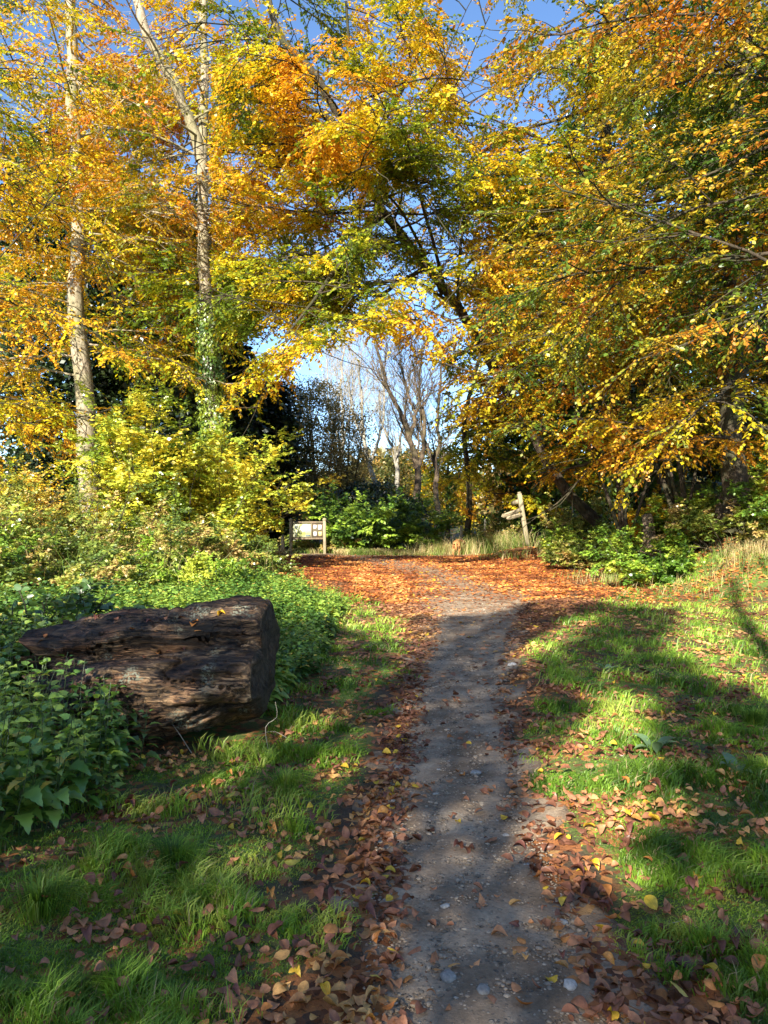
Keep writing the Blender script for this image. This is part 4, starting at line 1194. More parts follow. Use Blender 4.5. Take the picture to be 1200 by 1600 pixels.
# straw coloured tall grass on the bank and round the signpost
STR = [(0, (.12, .20, .03)), (.45, (.22, .30, .06)), (.68, (.42, .36, .15)), (1, (.60, .48, .24))]
gg2 = Geo()
for (cx, cy, sx, sy, n, h) in [(3.9, 29.0, 1.5, 1.2, 2600, .75), (4.9, 25.5, 1.1, 1.2, 1500, .4), (7.4, 14.6, 1.6, .9, 1700, .30), (5.6, 17.2, 1.0, 1.0, 1300, .28), (2.4, 29.3, 1.0, .6, 1800, .5), (-3.2, 29.2, 1.6, .5, 2600, .30), (-.5, 29.0, 1.9, .6, 3000, .28), (-4.6, 27.2, .7, 1.2, 1600, .35), (1.5, 28.6, 1.0, .4, 1200, .2), (8.6, 15.5, 1.2, .8, 600, .38), (-5.4, 14.2, 2., 1.5, 700, 1.0), (-7.2, 14.2, 1.5, 1.5, 500, 1.4), (-3.6, 17.5, 1., 2., 500, .9)]:
    X = rng.normal(cx, sx * .6, n); Y = rng.normal(cy, sy * .6, n)
    kk = clear(np.stack([X, Y, H(X, Y) + h * .5], -1)) & clear(np.stack([X, Y, H(X, Y) + h * .9], -1)); X = X[kk]; Y = Y[kk]; n = len(X)
    straw = rng.uniform(size=n)
    c = tint(np.stack([X, Y, X * 0], -1), STR, .9, .4, 106)
    blades(gg2, X, Y, H(X, Y), h * rng.uniform(.4, 1.2, n), .004 + .0025 * (Y > 20), .4, c)
tag(link('dry_grass', gg2.mesh('dry_grass', M_GRASS)), 'straw coloured long grass on the bank, around the signpost and in the thicket', 'dry grass', kind='stuff')

# ------------------------------------------------------------------ fallen leaves
LIT_N = [(0, (.14, .06, .035)), (.3, (.30, .13, .07)), (.6, (.44, .21, .10)), (.85, (.54, .26, .11)), (1, (.58, .33, .11))]
LIT_F = [(0, (.22, .07, .025)), (.4, (.46, .15, .04)), (.8, (.66, .24, .06)), (1, (.68, .36, .12))]
TL = [leaf_grid(7, c, u, wd, twist=w, serr=se) for c, u, w, wd, se in ((.5, .5, .1, .33, 0), (-.6, .3, -.5, .30, .04), (1.5, -.2, .3, .34, 0), (.2, .9, -.3, .27, .06), (-.3, 1.3, .4, .33, 0), (1.0, .6, .6, .36, .05), (-1.2, -.5, -.5, .24, .08))]
gA = Geo()


def lay(n, y0, y1, dens, size, Tset, g, stops, fx=.62, lift=.012, uvs=True, tilt=.3):
    u = rng.uniform(0, 1, n)
    Y = np.sqrt(y0 ** 2 + (y1 ** 2 - y0 ** 2) * u)
    X = rng.uniform(-fx, fx, n) * Y
    m = rng.uniform(size=n) < litter(X, Y) * dens
    m &= ~(in_log(X, Y, .0) & (Y > 5.3))
    X = X[m]; Y = Y[m]
    gr = grassy(X, Y)
    xl, xr = path_edges(Y)
    onp = (X > xl - .05) & (X < xr + .05)
    Z = H(X, Y) + lift + .035 * gr * rng.uniform(.0, 1, len(X)) + np.where(onp, .008, 0) + rng.uniform(0, .012, len(X)) - .008 * gr
    N = len(X); az = rng.uniform(0, 6.283, N)
    d = np.stack([np.cos(az), np.sin(az), rng.normal(0, .15, N)], -1)
    nn = nz(np.stack([rng.normal(0, tilt, N), rng.normal(0, tilt, N), np.ones(N) * np.where(rng.uniform(size=N) < .5, 1, -1)], -1))
    Z = Z + size * .15 * (np.abs(nn[:, 2]) < .8)
    sz = size * rng.uniform(.5, 1.2, N)
    pos = np.stack([X, Y, Z], -1) - d * sz[:, None] * .5
    col = tint(np.stack([X, Y, X * 0], -1), stops, 1.3, .24, 110, -.14)
    yel = rng.uniform(size=N) < .035
    col[yel] = np.array([.62, .42, .04])
    w = rng.integers(0, len(Tset), N)
    for k in range(len(Tset)):
        s_ = w == k
        put_leaves(g, pos[s_], d[s_], nn[s_], sz[s_], col[s_], Tset[k], uvs)
    return N


def zone_n(y0, y1, per, fx=.62): return int(fx * (y1 ** 2 - y0 ** 2) * per)


print('litter', lay(zone_n(1.8, 7, 820), 1.8, 7, .9, .054, TL, gA, LIT_N))
tag(link('leaf_litter', gA.mesh('leaf_litter', M_DRY, True)), 'brown beech leaves littering the path edges and grass in the foreground', 'leaf litter', kind='stuff')
gB = Geo()
print('litter', lay(zone_n(7, 13, 480), 7, 13, .9, .070, [T6], gB, LIT_N, uvs=False), lay(zone_n(13, 29, 380), 13, 29, .9, .082, [T6], gB, LIT_F, uvs=False, lift=.03))
tag(link('leaf_carpet', gB.mesh('leaf_carpet', M_DRYF)), 'orange carpet of fallen beech leaves covering the far clearing', 'leaf litter', kind='stuff')

# individual leaves
leafmeshes = {}
def leaf_mesh(kind, k, col):
    key = (kind, k)
    if key not in leafmeshes:
        g = Geo(); v0, ps = leaf_grid(8, [.6, -.9, 1.3, .4][k % 4], [.5, .35, 1.1, -.4][k % 4], [.34, .30, .27, .36][k % 4], twist=[.2, -.5, .3, .5][k % 4], serr=[0, .05, 0, .06][k % 4])
        v0 = v0 - [.5, 0, 0]
        put_leaves(g, np.zeros((1, 3)), np.array([[1., 0, 0]]), np.array([[0, 0, 1.]]), np.array([.062]), np.array([col]), (v0, ps), True)
        st = grow(np.array([[-.039, 0, 0]]), np.array([[-1., .1, .1]]), np.array([.014]), 3, .2, 0)
        m_ = g.mesh('leaf_' + kind, M_DRY, True)
        leafmeshes[key] = m_
    return leafmeshes[key]


KC = {'brown': [(.22, .09, .05), (.30, .13, .07), (.17, .065, .045), (.36, .17, .09)], 'orange': [(.50, .20, .05), (.44, .16, .04), (.55, .26, .06), (.48, .22, .07)], 'yellow': [(.68, .46, .04), (.62, .50, .08), (.70, .42, .03), (.60, .44, .10)]}


def drop_leaf(x, y, z, kind, label, group, s=1.0, tilt=.35):
    k = random.randrange(4)
    o = bpy.data.objects.new('fallen_leaf', leaf_mesh(kind, k, KC[kind][k])); COL.objects.link(o)
    o.location = (x, y, z); o.rotation_euler = (random.gauss(0, tilt), random.gauss(0, tilt), random.uniform(0, 6.28)); o.scale = (s, s, s)
    tag(o, label, 'leaf', group)


n_ind = 0
tries = 0
while n_ind < 262 and tries < 20000:
    tries += 1
    y = random.uniform(2.2, 4.6); x = random.uniform(-.5, .52) * y
    xl_, xr_ = path_edges(np.array(y)); xl_ = float(xl_); xr_ = float(xr_)
    lt = float(litter(np.array([x]), np.array([y]))[0])
    if bool(bedmask(np.array([x]), np.array([y]))[0]): continue
    inside = xl_ + .05 < x < xr_ - .02
    if random.random() > lt * 1.2 + (.10 if not inside else .12): continue
    r = random.random()
    kind = 'yellow' if r < .05 else ('orange' if r < .28 else 'brown')
    z = float(H(x, y)) + .02
    where = 'on the gravel of the path in the foreground' if inside else ('in the grass and litter left of the path in the foreground' if x < xl_ + .05 else 'in the grass and litter right of the path in the foreground')
    if not inside: z += .03 * float(grassy(np.array([x]), np.array([y]))[0]) + .012
    drop_leaf(x, y, z + .004, kind, f'{kind} beech leaf lying {where}', f'{kind} leaves {where}', random.uniform(.6, 1.15))
    n_ind += 1
# leaves resting on the log
for (px, py, kind, s_) in [(300, 979, 'orange', 1.3), (310, 986, 'orange', 1.2), (290, 988, 'brown', 1.3), (318, 975, 'orange', 1.0), (205, 985, 'orange', 1.0), (305, 974, 'orange', .9), (284, 968, 'brown', 1.), (345, 962, 'yellow', 1.1), (262, 968, 'brown', 1.), (275, 972, 'brown', .8), (232, 975, 'brown', .8),
                       (70, 997, 'orange', 1.), (62, 1006, 'orange', 1.), (92, 1006, 'brown', .9), (246, 1024, 'orange', .7), (262, 1022, 'brown', .7), (225, 1030, 'brown', .8), (285, 1018, 'brown', .7), (150, 968, 'brown', 1.), (180, 970, 'brown', .9)]:
    dr = Vector(((px - 600) / F, 1, -(py - 805) / F)).normalized()
    hit, nr, _, _ = bvh.ray_cast(Vector((0, 0, EYE)), dr)
    if hit is None: continue
    drop_leaf(hit.x, hit.y + .02, hit.z + .012, kind, f'{kind} leaf resting on top of the dark log', f'{kind} leaves on the log', s_, .25)

# gravel stones
gp = Geo()
ico = []
ph = (1 + 5 ** .5) / 2
IV = nz(np.array([(-1, ph, 0), (1, ph, 0), (-1, -ph, 0), (1, -ph, 0), (0, -1, ph), (0, 1, ph), (0, -1, -ph), (0, 1, -ph), (ph, 0, -1), (ph, 0, 1), (-ph, 0, -1), (-ph, 0, 1)]))
IF = np.array([(0, 11, 5), (0, 5, 1), (0, 1, 7), (0, 7, 10), (0, 10, 11), (1, 5, 9), (5, 11, 4), (11, 10, 2), (10, 7, 6), (7, 1, 8), (3, 9, 4), (3, 4, 2), (3, 2, 6), (3, 6, 8), (3, 8, 9), (4, 9, 5), (2, 4, 11), (6, 2, 10), (8, 6, 7), (9, 8, 1)])
n = 15000
u = rng.uniform(0, 1, n); Y = 1.9 * (14 / 1.9) ** u
xl, xr = path_edges(Y)
X = xl - .05 + (xr - xl + .1) * rng.uniform(0, 1, n)
sz = (.0035 + .009 * rng.uniform(0, 1, n) ** 6) * (Y / 3) ** .35
Z = H(X, Y) + .012 - sz * .15
v = IV[None] * (1 + rng.normal(0, .22, (n, 12, 1)))
v = v * np.stack([sz * rng.uniform(.8, 1.5, n), sz * rng.uniform(.8, 1.4, n), sz * .55], -1)[:, None, :]
az = rng.uniform(0, 6.28, n); c_, s_ = np.cos(az)[:, None], np.sin(az)[:, None]
v = np.stack([v[..., 0] * c_ - v[..., 1] * s_, v[..., 0] * s_ + v[..., 1] * c_, v[..., 2]], -1) + np.stack([X, Y, Z], -1)[:, None]
col = np.array([.27, .215, .155]) * rng.uniform(.35, 1.5, (n, 1)) ** 1.2
lightst = rng.uniform(size=n) < .02
col[lightst] = [.34, .32, .28]
gp.add(v.reshape(-1, 3), [(IF[None] + (np.arange(n) * 12)[:, None, None]).reshape(-1, 3)], np.repeat(col, 20, 0))


def stone_mat():
    m, nt, out = new_mat('stone')
    at = N_(nt, 'ShaderNodeAttribute', attribute_name='tint')
    tx = N_(nt, 'ShaderNodeTexCoord')
    n = N_(nt, 'ShaderNodeTexNoise', {'Vector': tx.outputs['Object'], 'Scale': 90., 'Detail': 5.})
    c = mixc(nt, .8, at.outputs['Color'], ramp(nt, n.outputs[0], [(.3, (.6, .58, .55)), (.7, (1.3, 1.3, 1.3))]), 'MULTIPLY')
    p = N_(nt, 'ShaderNodeBsdfPrincipled', {'Base Color': c, 'Roughness': .75})
    nt.links.new(p.outputs[0], out.inputs[0])
    return m


M_STONE = stone_mat()
tag(link('gravel', gp.mesh('gravel', M_STONE, False)), 'small grey stones bedded in the earth of the path', 'gravel', kind='stuff')
for (px, py, s_, c, lab) in [(743, 1200, .035, .32, 'pale flat stone in the middle of the path half way to the bend'), (695, 1402, .02, .36, 'small whitish stone on the path below the pale flat one'), (878, 1422, .022, .30, 'light grey stone at the right side of the path'),
                          (890, 1520, .03, .42, 'whitish flint beside yellow leaves at the right path edge'), (700, 1510, .034, .26, 'grey green stone near the bottom of the path'), (790, 1294, .018, .38, 'small white stone at the right path edge below the sunlit patch'),
                          (800, 1043, .05, .45, 'white stone in the grass where the path narrows'), (620, 1192, .03, .25, 'grey stone among leaves at the left edge of the path'), (755, 1530, .028, .22, 'dark grey stone near the bottom centre of the path')]:
    Yd = EYE * F / (py - 805); x_ = (px - 600) / F * Yd
    g = Geo()
    # one subdivision for a rounder stone
    vv = list(map(tuple, IV)); cache = {}
    def mid(a, b_):
        kk = (min(a, b_), max(a, b_))
        if kk not in cache:
            q_ = nz(np.array(vv[a]) + np.array(vv[b_])); vv.append(tuple(q_)); cache[kk] = len(vv) - 1
        return cache[kk]
    ff = []
    for a, b_, c2 in IF:
        x1, x2, x3 = mid(a, b_), mid(b_, c2), mid(c2, a); ff += [(a, x1, x3), (b_, x2, x1), (c2, x3, x2), (x1, x2, x3)]
    v = np.array(vv) * (1 + rng.normal(0, .1, (len(vv), 1))) * [s_, s_ * .75, s_ * .42]
    g.add(v, [np.array(ff)], np.array([c, c * .96, c * .88]))
    o = link('stone', g.mesh('stone', M_STONE, True)); o.location = G(x_, Yd) + [0, 0, .012 + s_ * .12]; o.rotation_euler = (0, 0, random.uniform(0, 3))
    tag(o, lab, 'stone', 'larger stones on and beside the path')

# dead stems / twigs
def twig(pts, r, lab, name='twig', mat=None, g_='dry stems'):
    g = Geo(); p = resample(pts, 10)
    tubes(g, (p - p[0])[None], taper(r, r * .5, 10)[None], 6, cap=True)
    o = link(name, g.mesh(name, mat or M_PALEBARK, True)); o.location = p[0]
    tag(o, lab, name.replace('_', ' '), g_)


def onG(px, py, dz=.02):
    Yd = EYE * F / (py - 805)
    return G((px - 600) / F * Yd, Yd) + [0, 0, dz]


a = onG(420, 1165)
twig([a, a + [-.02, 0, .16], a + [.05, .02, .22], a + [.04, .02, .32]], .0025, 'thin straw coloured dead stem standing at the right end of the log', 'dead_stem')
a = onG(300, 1165); twig([a, a + [-.10, .05, .12], a + [-.16, .05, .2]], .003, 'pale dead stalk leaning over the nettles at the foot of the log', 'dead_stem')
a = onG(455, 1150); b_ = onG(400, 1140); twig([a, (a + b_) / 2 + [0, 0, .05], b_], .0022, 'bent dry grass stalk lying below the sawn end of the log', 'dead_stem')
a = onG(700, 1258); b_ = onG(730, 1270); twig([a, (a + b_) / 2 + [0, .01, .01], b_], .0016, 'short curved pale twig on the middle of the path', 'twig')
a = onG(1035, 1428); b_ = onG(1068, 1434); twig([a, b_ + [0, 0, .03]], .002, 'straight pale twig in the grass at the lower right', 'twig')
a = onG(618, 1192); b_ = onG(645, 1196); twig([a, b_], .005, 'short pale stick among leaves at the left path edge', 'twig')
a = G(-4.35, 27.5); twig([a, a + [.05, 0, .8], a + [.25, 0, 1.6]], .012, 'pale dead stalk standing behind the short wooden post', 'dead_stem')
a = G(-4.25, 28); twig([a, a + [-.1, 0, .6], a + [-.05, 0, 1.35]], .010, 'second pale dead stalk standing behind the short wooden post, the shorter one', 'dead_stem')

# ------------------------------------------------------------------ roots on the bank
def root_mass(x, y, n, r, lab):
    base = G(x, y); g = Geo()
    for k in range(n):
        az = -math.pi / 2 + (k / (n - 1) - .5) * 3.4 + random.gauss(0, .1)
        L = random.uniform(.7, 1.4)
        pts = []
        for j in range(9):
            t = j / 8; rr = .08 + L * t ** 1.1
            px_, py_ = rr * math.cos(az + .25 * math.sin(t * 4 + k)), rr * math.sin(az + .25 * math.sin(t * 4 + k))
            z = max(float(H(x + px_, y + py_)) - base[2] + .04, 0 - 5) + .65 * (1 - t) ** 2.2
            pts.append((px_, py_, z))
        tubes(g, resample(pts, 16)[None], taper(r * random.uniform(.7, 1.1), .03, 16)[None], 9)
    tubes(g, resample([(0, .15, -.2), (0, .1, .5), (.03, .2, 1.0), (.0, .25, 1.25)], 10)[None], taper(r * 2.0, r * 1.2, 10)[None], 14, cap=True)
    o = link('tree_stump', g.mesh('tree_stump', M_ROOT, True)); o.location = base
    tag(o, lab, 'stump')


root_mass(7.7, 16.9, 9, .12, 'gnarled pale stump with exposed roots on the bank at the right edge')
root_mass(6.1, 17.6, 7, .10, 'smaller shaded stump with roots in the bank left of the pale one')

# coppice stems in the right hand shade
for k, (px, y) in enumerate([(985, 18.5), (1075, 17.5), (1020, 21)]):
    base = G((px - 600) / F * y, y)
    g = Geo()
    for j in range(5):
        d = nz(np.array([random.uniform(-.35, .15), random.uniform(-.2, .3), 1.]))
        P = grow(np.array([[random.gauss(0, .12), random.gauss(0, .12), -.1]]), d[None], np.array([random.uniform(3.5, 5.5)]), 9, .06, 0.)
        tubes(g, P, taper(.075 * random.uniform(.6, 1.2), .02, 10)[None], 8)
    o = link('coppiced_stem', g.mesh('coppiced_stem', M_DARKBARK, True)); o.location = base
    tag(o, ['coppice of dark thin stems rising left of the roots on the bank', 'coppice of dark thin stems directly beside the pale stump', 'rearmost coppice of dark stems in the right hand shade'][k], 'coppice', 'coppiced stems in the shade')

# ------------------------------------------------------------------ notice board
def plain(name, col, rough=.5, noise_amt=.15, scale=20.):
    m, nt, out = new_mat(name)
    tx = N_(nt, 'ShaderNodeTexCoord')
    n = N_(nt, 'ShaderNodeTexNoise', {'Vector': tx.outputs['Object'], 'Scale': scale, 'Detail': 4.})
    c = mixc(nt, noise_amt, col, ramp(nt, n.outputs[0], [(.3, tuple(.4 * x for x in col)), (.7, tuple(min(1, 1.3 * x) for x in col))]))
    p = N_(nt, 'ShaderNodeBsdfPrincipled', {'Base Color': c, 'Roughness': rough})
    nt.links.new(p.outputs[0], out.inputs[0])
    return m


def map_mat():
    m, nt, out = new_mat('map_sheet')
    tx = N_(nt, 'ShaderNodeTexCoord')
    n = N_(nt, 'ShaderNodeTexNoise', {'Vector': tx.outputs['Object'], 'Scale': 3.4, 'Detail': 3.})
    c = ramp(nt, n.outputs[0], [(.38, (.36, .42, .10)), (.47, (.62, .66, .30)), (.56, (.80, .80, .50)), (.68, (.85, .86, .72))])
    p = N_(nt, 'ShaderNodeBsdfPrincipled', {'Base Color': c, 'Roughness': .35})
    nt.links.new(p.outputs[0], out.inputs[0])
    return m


def part(root, name, fn, mat, sm=False):
    g = Geo(); fn(g)
    o = bpy.data.objects.new(name, g.mesh(name, mat, sm)); COL.objects.link(o); o.parent = root
    return o


M_PAPER = plain('paper', (.72, .72, .70), .6, .1)
M_PAPERY = plain('aged_paper', (.55, .42, .20), .6, .4, 12.)
M_BLUE = plain('ink_blue', (.08, .12, .15), .6)
nb = empty('notice_board', G(-2.93, 29.6), 'wooden notice board on two round capped posts with a map and four small sheets', 'notice board')
nb.rotation_euler = (0, math.radians(-.6), math.radians(-6))
for sx in (-.66, .66):
    po = part(nb, 'post', lambda g: box(g, (sx, 0, .60), (.11, .11, 1.36), bev=.012), M_TIMBER)
    def cap(g, sx=sx):
        a_ = np.linspace(0, math.pi, 7); zz = 1.32 + .075 * -np.cos(a_); rr = np.maximum(.082 * np.sin(a_), .004)
        tubes(g, np.stack([np.full(7, sx), np.zeros(7), zz], -1)[None], rr[None], 12, cap=True)
    co = part(nb, 'post_cap', cap, M_TIMBER, True); co.parent = po
part(nb, 'top_rail', lambda g: box(g, (0, -.005, 1.225), (1.21, .075, .075), bev=.01), M_DARKTIMBER)
part(nb, 'bottom_rail', lambda g: box(g, (0, -.005, .60), (1.21, .075, .07), bev=.01), M_DARKTIMBER)
part(nb, 'mullion', lambda g: box(g, (.165, -.01, .9115), (.05, .06, .551), bev=.006), M_DARKTIMBER)
part(nb, 'backing_panel', lambda g: box(g, (0, .015, .9115), (1.205, .03, .551)), M_DARKTIMBER)
mo = part(nb, 'map_sheet', lambda g: box(g, (-.225, -.006, .9115), (.70, .008, .50)), map_mat())
mo['label'] = 'pale yellow green map on the left of the board'
part(mo, 'legend_box', lambda g: box(g, (.015, -.012, .715), (.17, .004, .05)), M_BLUE)
for (x_, z_, w_, h_, mm) in ((.285, 1.05, .12, .14, M_PAPER), (.475, 1.03, .13, .18, M_PAPER), (.29, .78, .12, .16, M_PAPER), (.49, .78, .14, .17, M_PAPERY)):
    part(nb, 'notice_sheet', lambda g: box(g, (x_, -.005, z_), (w_, .006, h_)), mm)
sp_ = empty('short_post', G(-3.86, 29.3), 'short square wooden post standing just left of the notice board', 'post')
part(sp_, 'post_body', lambda g: box(g, (0, 0, .33), (.12, .12, .74), bev=.012), M_TIMBER)
part(sp_, 'post_top', lambda g: box(g, (0, 0, .725), (.10, .10, .05), bev=.02), M_DARKTIMBER)

# ------------------------------------------------------------------ signpost
sg = empty('signpost', G(5.32, 28.4), 'weathered wooden fingerpost leaning left with arms pointing left', 'signpost')
sg.rotation_euler = (0, math.radians(-9.5), math.radians(8))
part(sg, 'post', lambda g: (box(g, (0, 0, .95), (.15, .15, 2.1), bev=.015), box(g, (0, 0, 2.03), (.12, .12, .06), bev=.025)), M_TIMBER)


def arm(g, L, w=.15, th=.045):
    pr = [(0, -w / 2), (-L + .07, -w / 2), (-L, 0), (-L + .07, w / 2), (0, w / 2)]
    v = [(x, -th / 2, z) for x, z in pr] + [(x, th / 2, z) for x, z in pr]
    g.add(np.array(v, float), [np.array([[0, 1, 2, 3, 4], [9, 8, 7, 6, 5]]), np.array([[j, j + 5, (j + 1) % 5 + 5, (j + 1) % 5] for j in range(5)])])


M_GROOVE = plain('carved_groove', (.09, .065, .04), .8)
for (z, L, yaw, roll, x0) in ((1.40, .80, 8, -3, -.06), (1.22, .62, -8, 2, -.06), (1.72, .75, -82, 0, -.02)):
    ao = part(sg, 'finger_arm', lambda g: arm(g, L), M_TIMBER)
    ao.location = (x0, -.098 if abs(yaw) < 50 else .07, z); ao.rotation_euler = (0, math.radians(roll - 6), math.radians(yaw if abs(yaw) > 50 else 0))
    if abs(yaw) < 50:
        gr_ = part(ao, 'carved_line', lambda g: (box(g, (-L * .5, -.0245, .012), (L * .62, .003, .02))), M_GROOVE)

pp_ = empty('marker_post', G(3.05, 30.4), 'thin pale round post standing in the long grass just behind the dog', 'post')
part(pp_, 'post_body', lambda g: tubes(g, np.array([[[0, 0, -.1], [0.01, 0, .5], [0, 0, 1.0], [0, 0, 1.05]]]), np.array([[.055, .055, .05, .03]]), 10, cap=True), M_PALEBARK, True)
for px_, y_ in ((757, 29.8),):
    q_ = empty('marker_post', G((px_ - 600) / F * y_, y_), 'thin grey stake in the straw coloured grass between the dog and the signpost', 'post')
    part(q_, 'post_body', lambda g: tubes(g, np.array([[[0, 0, -.1], [0.01, 0, .6], [0.02, 0, 1.2], [0.02, 0, 1.25]]]), np.array([[.03, .03, .028, .015]]), 8, cap=True), M_PALEBARK, True)


# ------------------------------------------------------------------ dog
def fur_mat(name, c1, c2):
    m, nt, out = new_mat(name)
    tx = N_(nt, 'ShaderNodeTexCoord')
    n = N_(nt, 'ShaderNodeTexNoise', {'Vector': tx.outputs['Object'], 'Scale': 14., 'Detail': 6.})
    n2 = N_(nt, 'ShaderNodeTexNoise', {'Vector': tx.outputs['Object'], 'Scale': 120., 'Detail': 3.})
    c = ramp(nt, n.outputs[0], [(.3, c1), (.7, c2)])
    b = N_(nt, 'ShaderNodeBump', {'Strength': .8, 'Distance': .02, 'Height': n2.outputs[0]})
    p = N_(nt, 'ShaderNodeBsdfPrincipled', {'Base Color': c, 'Roughness': .8, 'Normal': b.outputs[0]})
    nt.links.new(p.outputs[0], out.inputs[0])
    return m


def skin_obj(name, vs, es, rs, mat, root_i=0, sub=2):
    me = bpy.data.meshes.new(name); me.from_pydata(vs, es, []); me.materials.append(mat)
    o = bpy.data.objects.new(name, me); COL.objects.link(o)
    md = o.modifiers.new('Skin', 'SKIN')
    if not me.skin_vertices: me.attributes.new  # layer is created with the modifier
    return o, md


def build_dog():
    import bmesh
    bm = bmesh.new()
    lay_ = bm.verts.layers.skin.verify()
    V = {}
    def vert(k, co, r, root=False):
        v = bm.verts.new(co); V[k] = v
        sk = v[lay_]; sk.radius = (r, r) if not isinstance(r, tuple) else r; sk.use_root = root
    def e(a, b_): bm.edges.new((V[a], V[b_]))
    # local: dog looks along +y, viewer sees the rump
    vert('pelvis', (0, -.22, .46), (.125, .13), True); vert('loin', (0, -.05, .485), (.115, .12)); vert('chest', (.01, .17, .46), (.14, .16)); vert('wither', (.02, .30, .50), (.11, .13))
    vert('neck', (.06, .42, .52), .085); vert('head', (.13, .53, .50), (.085, .08)); vert('snout', (.19, .63, .44), .042); vert('nose', (.21, .68, .42), .028)
    for a, b_ in (('pelvis', 'loin'), ('loin', 'chest'), ('chest', 'wither'), ('wither', 'neck'), ('neck', 'head'), ('head', 'snout'), ('snout', 'nose')): e(a, b_)
    for s, n, dy in ((-1, 'l', .0), (1, 'r', .06)):
        vert('hip' + n, (s * .085, -.25, .38), .085); vert('knee' + n, (s * .10, -.17 + dy, .27), .058); vert('hock' + n, (s * .095, -.30 + dy, .15), .032); vert('hp' + n, (s * .095, -.27 + dy, .03), .030); vert('ht' + n, (s * .095, -.21 + dy, .022), .026)
        e('pelvis', 'hip' + n); e('hip' + n, 'knee' + n); e('knee' + n, 'hock' + n); e('hock' + n, 'hp' + n); e('hp' + n, 'ht' + n)
        vert('sh' + n, (s * .09, .24, .38), .062); vert('el' + n, (s * .09, .21 - dy, .26), .042); vert('wr' + n, (s * .088, .24 - dy, .12), .030); vert('fp' + n, (s * .088, .25 - dy, .03), .030); vert('ft' + n, (s * .088, .30 - dy, .022), .025)
        e('chest', 'sh' + n); e('sh' + n, 'el' + n); e('el' + n, 'wr' + n); e('wr' + n, 'fp' + n); e('fp' + n, 'ft' + n)
    vert('t1', (0, -.34, .49), .035); vert('t2', (.02, -.42, .42), .032); vert('t3', (.03, -.44, .30), .034); vert('t4', (.03, -.42, .20), .015)
    e('pelvis', 't1'); e('t1', 't2'); e('t2', 't3'); e('t3', 't4')
    me = bpy.data.meshes.new('dog_body'); bm.to_mesh(me); bm.free()
    me.materials.append(fur_mat('golden_fur', (.28, .11, .03), (.55, .28, .10)))
    root = empty('dog', G(2.72, 28.6), 'golden red dog seen from behind at the far edge of the clearing', 'dog')
    root.rotation_euler = (0, 0, math.radians(-14))
    o = bpy.data.objects.new('body', me); COL.objects.link(o); o.parent = root
    o.modifiers.new('Skin', 'SKIN'); sb = o.modifiers.new('Sub', 'SUBSURF'); sb.levels = 2; sb.render_levels = 2
    for s in (-1, 1):
        def ear(g, s=s):
            v0, ps = leaf_grid(6, .6, .3, .36)
            put_leaves(g, np.array([[.12 + s * .065, .50, .56]]), np.array([[s * .45, -.05, -1.]]), np.array([[s * 1., .1, .4]]), np.array([.12]), np.array([[.3, .12, .04]]), (v0, ps))
        part(root, 'ear', ear, bpy.data.materials['golden_fur'], True)
    part(root, 'collar', lambda g: tubes(g, np.stack([.045 + .10 * np.cos(np.linspace(0, 6.283, 20)), .385 + .02 * np.cos(np.linspace(0, 6.283, 20)), .52 + .10 * np.sin(np.linspace(0, 6.283, 20))], -1)[None], np.full((1, 20), .012), 6), plain('collar_leather', (.05, .02, .02), .5), True)


build_dog()

# ------------------------------------------------------------------ trees behind the viewer: they shade the foreground
L = np.array([math.sin(SUN_AZ) * math.cos(SUN_EL), math.cos(SUN_AZ) * math.cos(SUN_EL), -math.sin(SUN_EL)])


def unp(px, py): Yd = EYE * F / (py - 805); return ((px - 600) / F * Yd, Yd)


def inpoly(P, X, Y):
    r = np.zeros(X.shape, bool); n = len(P); j = n - 1
    for i in range(n):
        xi, yi = P[i]; xj, yj = P[j]
        c = ((yi > Y) != (yj > Y)) & (X < (xj - xi) * (Y - yi) / (yj - yi + 1e-12) + xi)
        r ^= c; j = i
    return r


LIT = [[unp(*a) for a in ((808, 1400), (1005, 1385), (1035, 1190), (1025, 1100), (915, 1120), (830, 1205))],
       [unp(*a) for a in ((1030, 1025), (1400, 1180), (1400, 880), (1080, 915))],
       [unp(*a) for a in ((560, 985), (640, 1010), (640, 930), (400, 935))],
       [unp(*a) for a in ((780, 1030), (900, 970), (960, 960), (900, 1000), (830, 1050))],
       [unp(*a) for a in ((505, 1185), (540, 1175), (545, 1215), (505, 1225))],
       [(-3.2, 8.6), (-.2, 10.4), (1.2, 13.), (1.2, 30), (-14, 30), (-14, 9.)],
       [(-1.75, 7.05), (-1.35, 6.85), (-1.3, 7.3), (-1.6, 7.5)], [(-2.9, 7.4), (-2.1, 7.1), (-2.1, 7.5), (-2.9, 7.9)], [(-1.72, 5.75), (-1.48, 5.75), (-1.5, 6.1), (-1.72, 6.1)],
       [(-1.5, 5.55), (-1.1, 5.5), (-1.12, 5.98), (-1.45, 6.05)], [(-1.3, 5.1), (-1.02, 5.1), (-.95, 5.75), (-1.2, 5.75)], [(-.75, 6.9), (-.2, 6.9), (-.25, 7.3), (-.75, 7.35)]]
HALF = [[unp(*a) for a in ((1010, 1200), (1015, 1060), (930, 1060), (860, 1210))], [unp(*a) for a in ((400, 1250), (560, 1230), (600, 1120), (480, 1110))],
        [(1.2, 12.2), (9, 12.2), (9, 18), (1.2, 18)], [unp(*a) for a in ((600, 1090), (690, 1010), (690, 960), (600, 980))]]


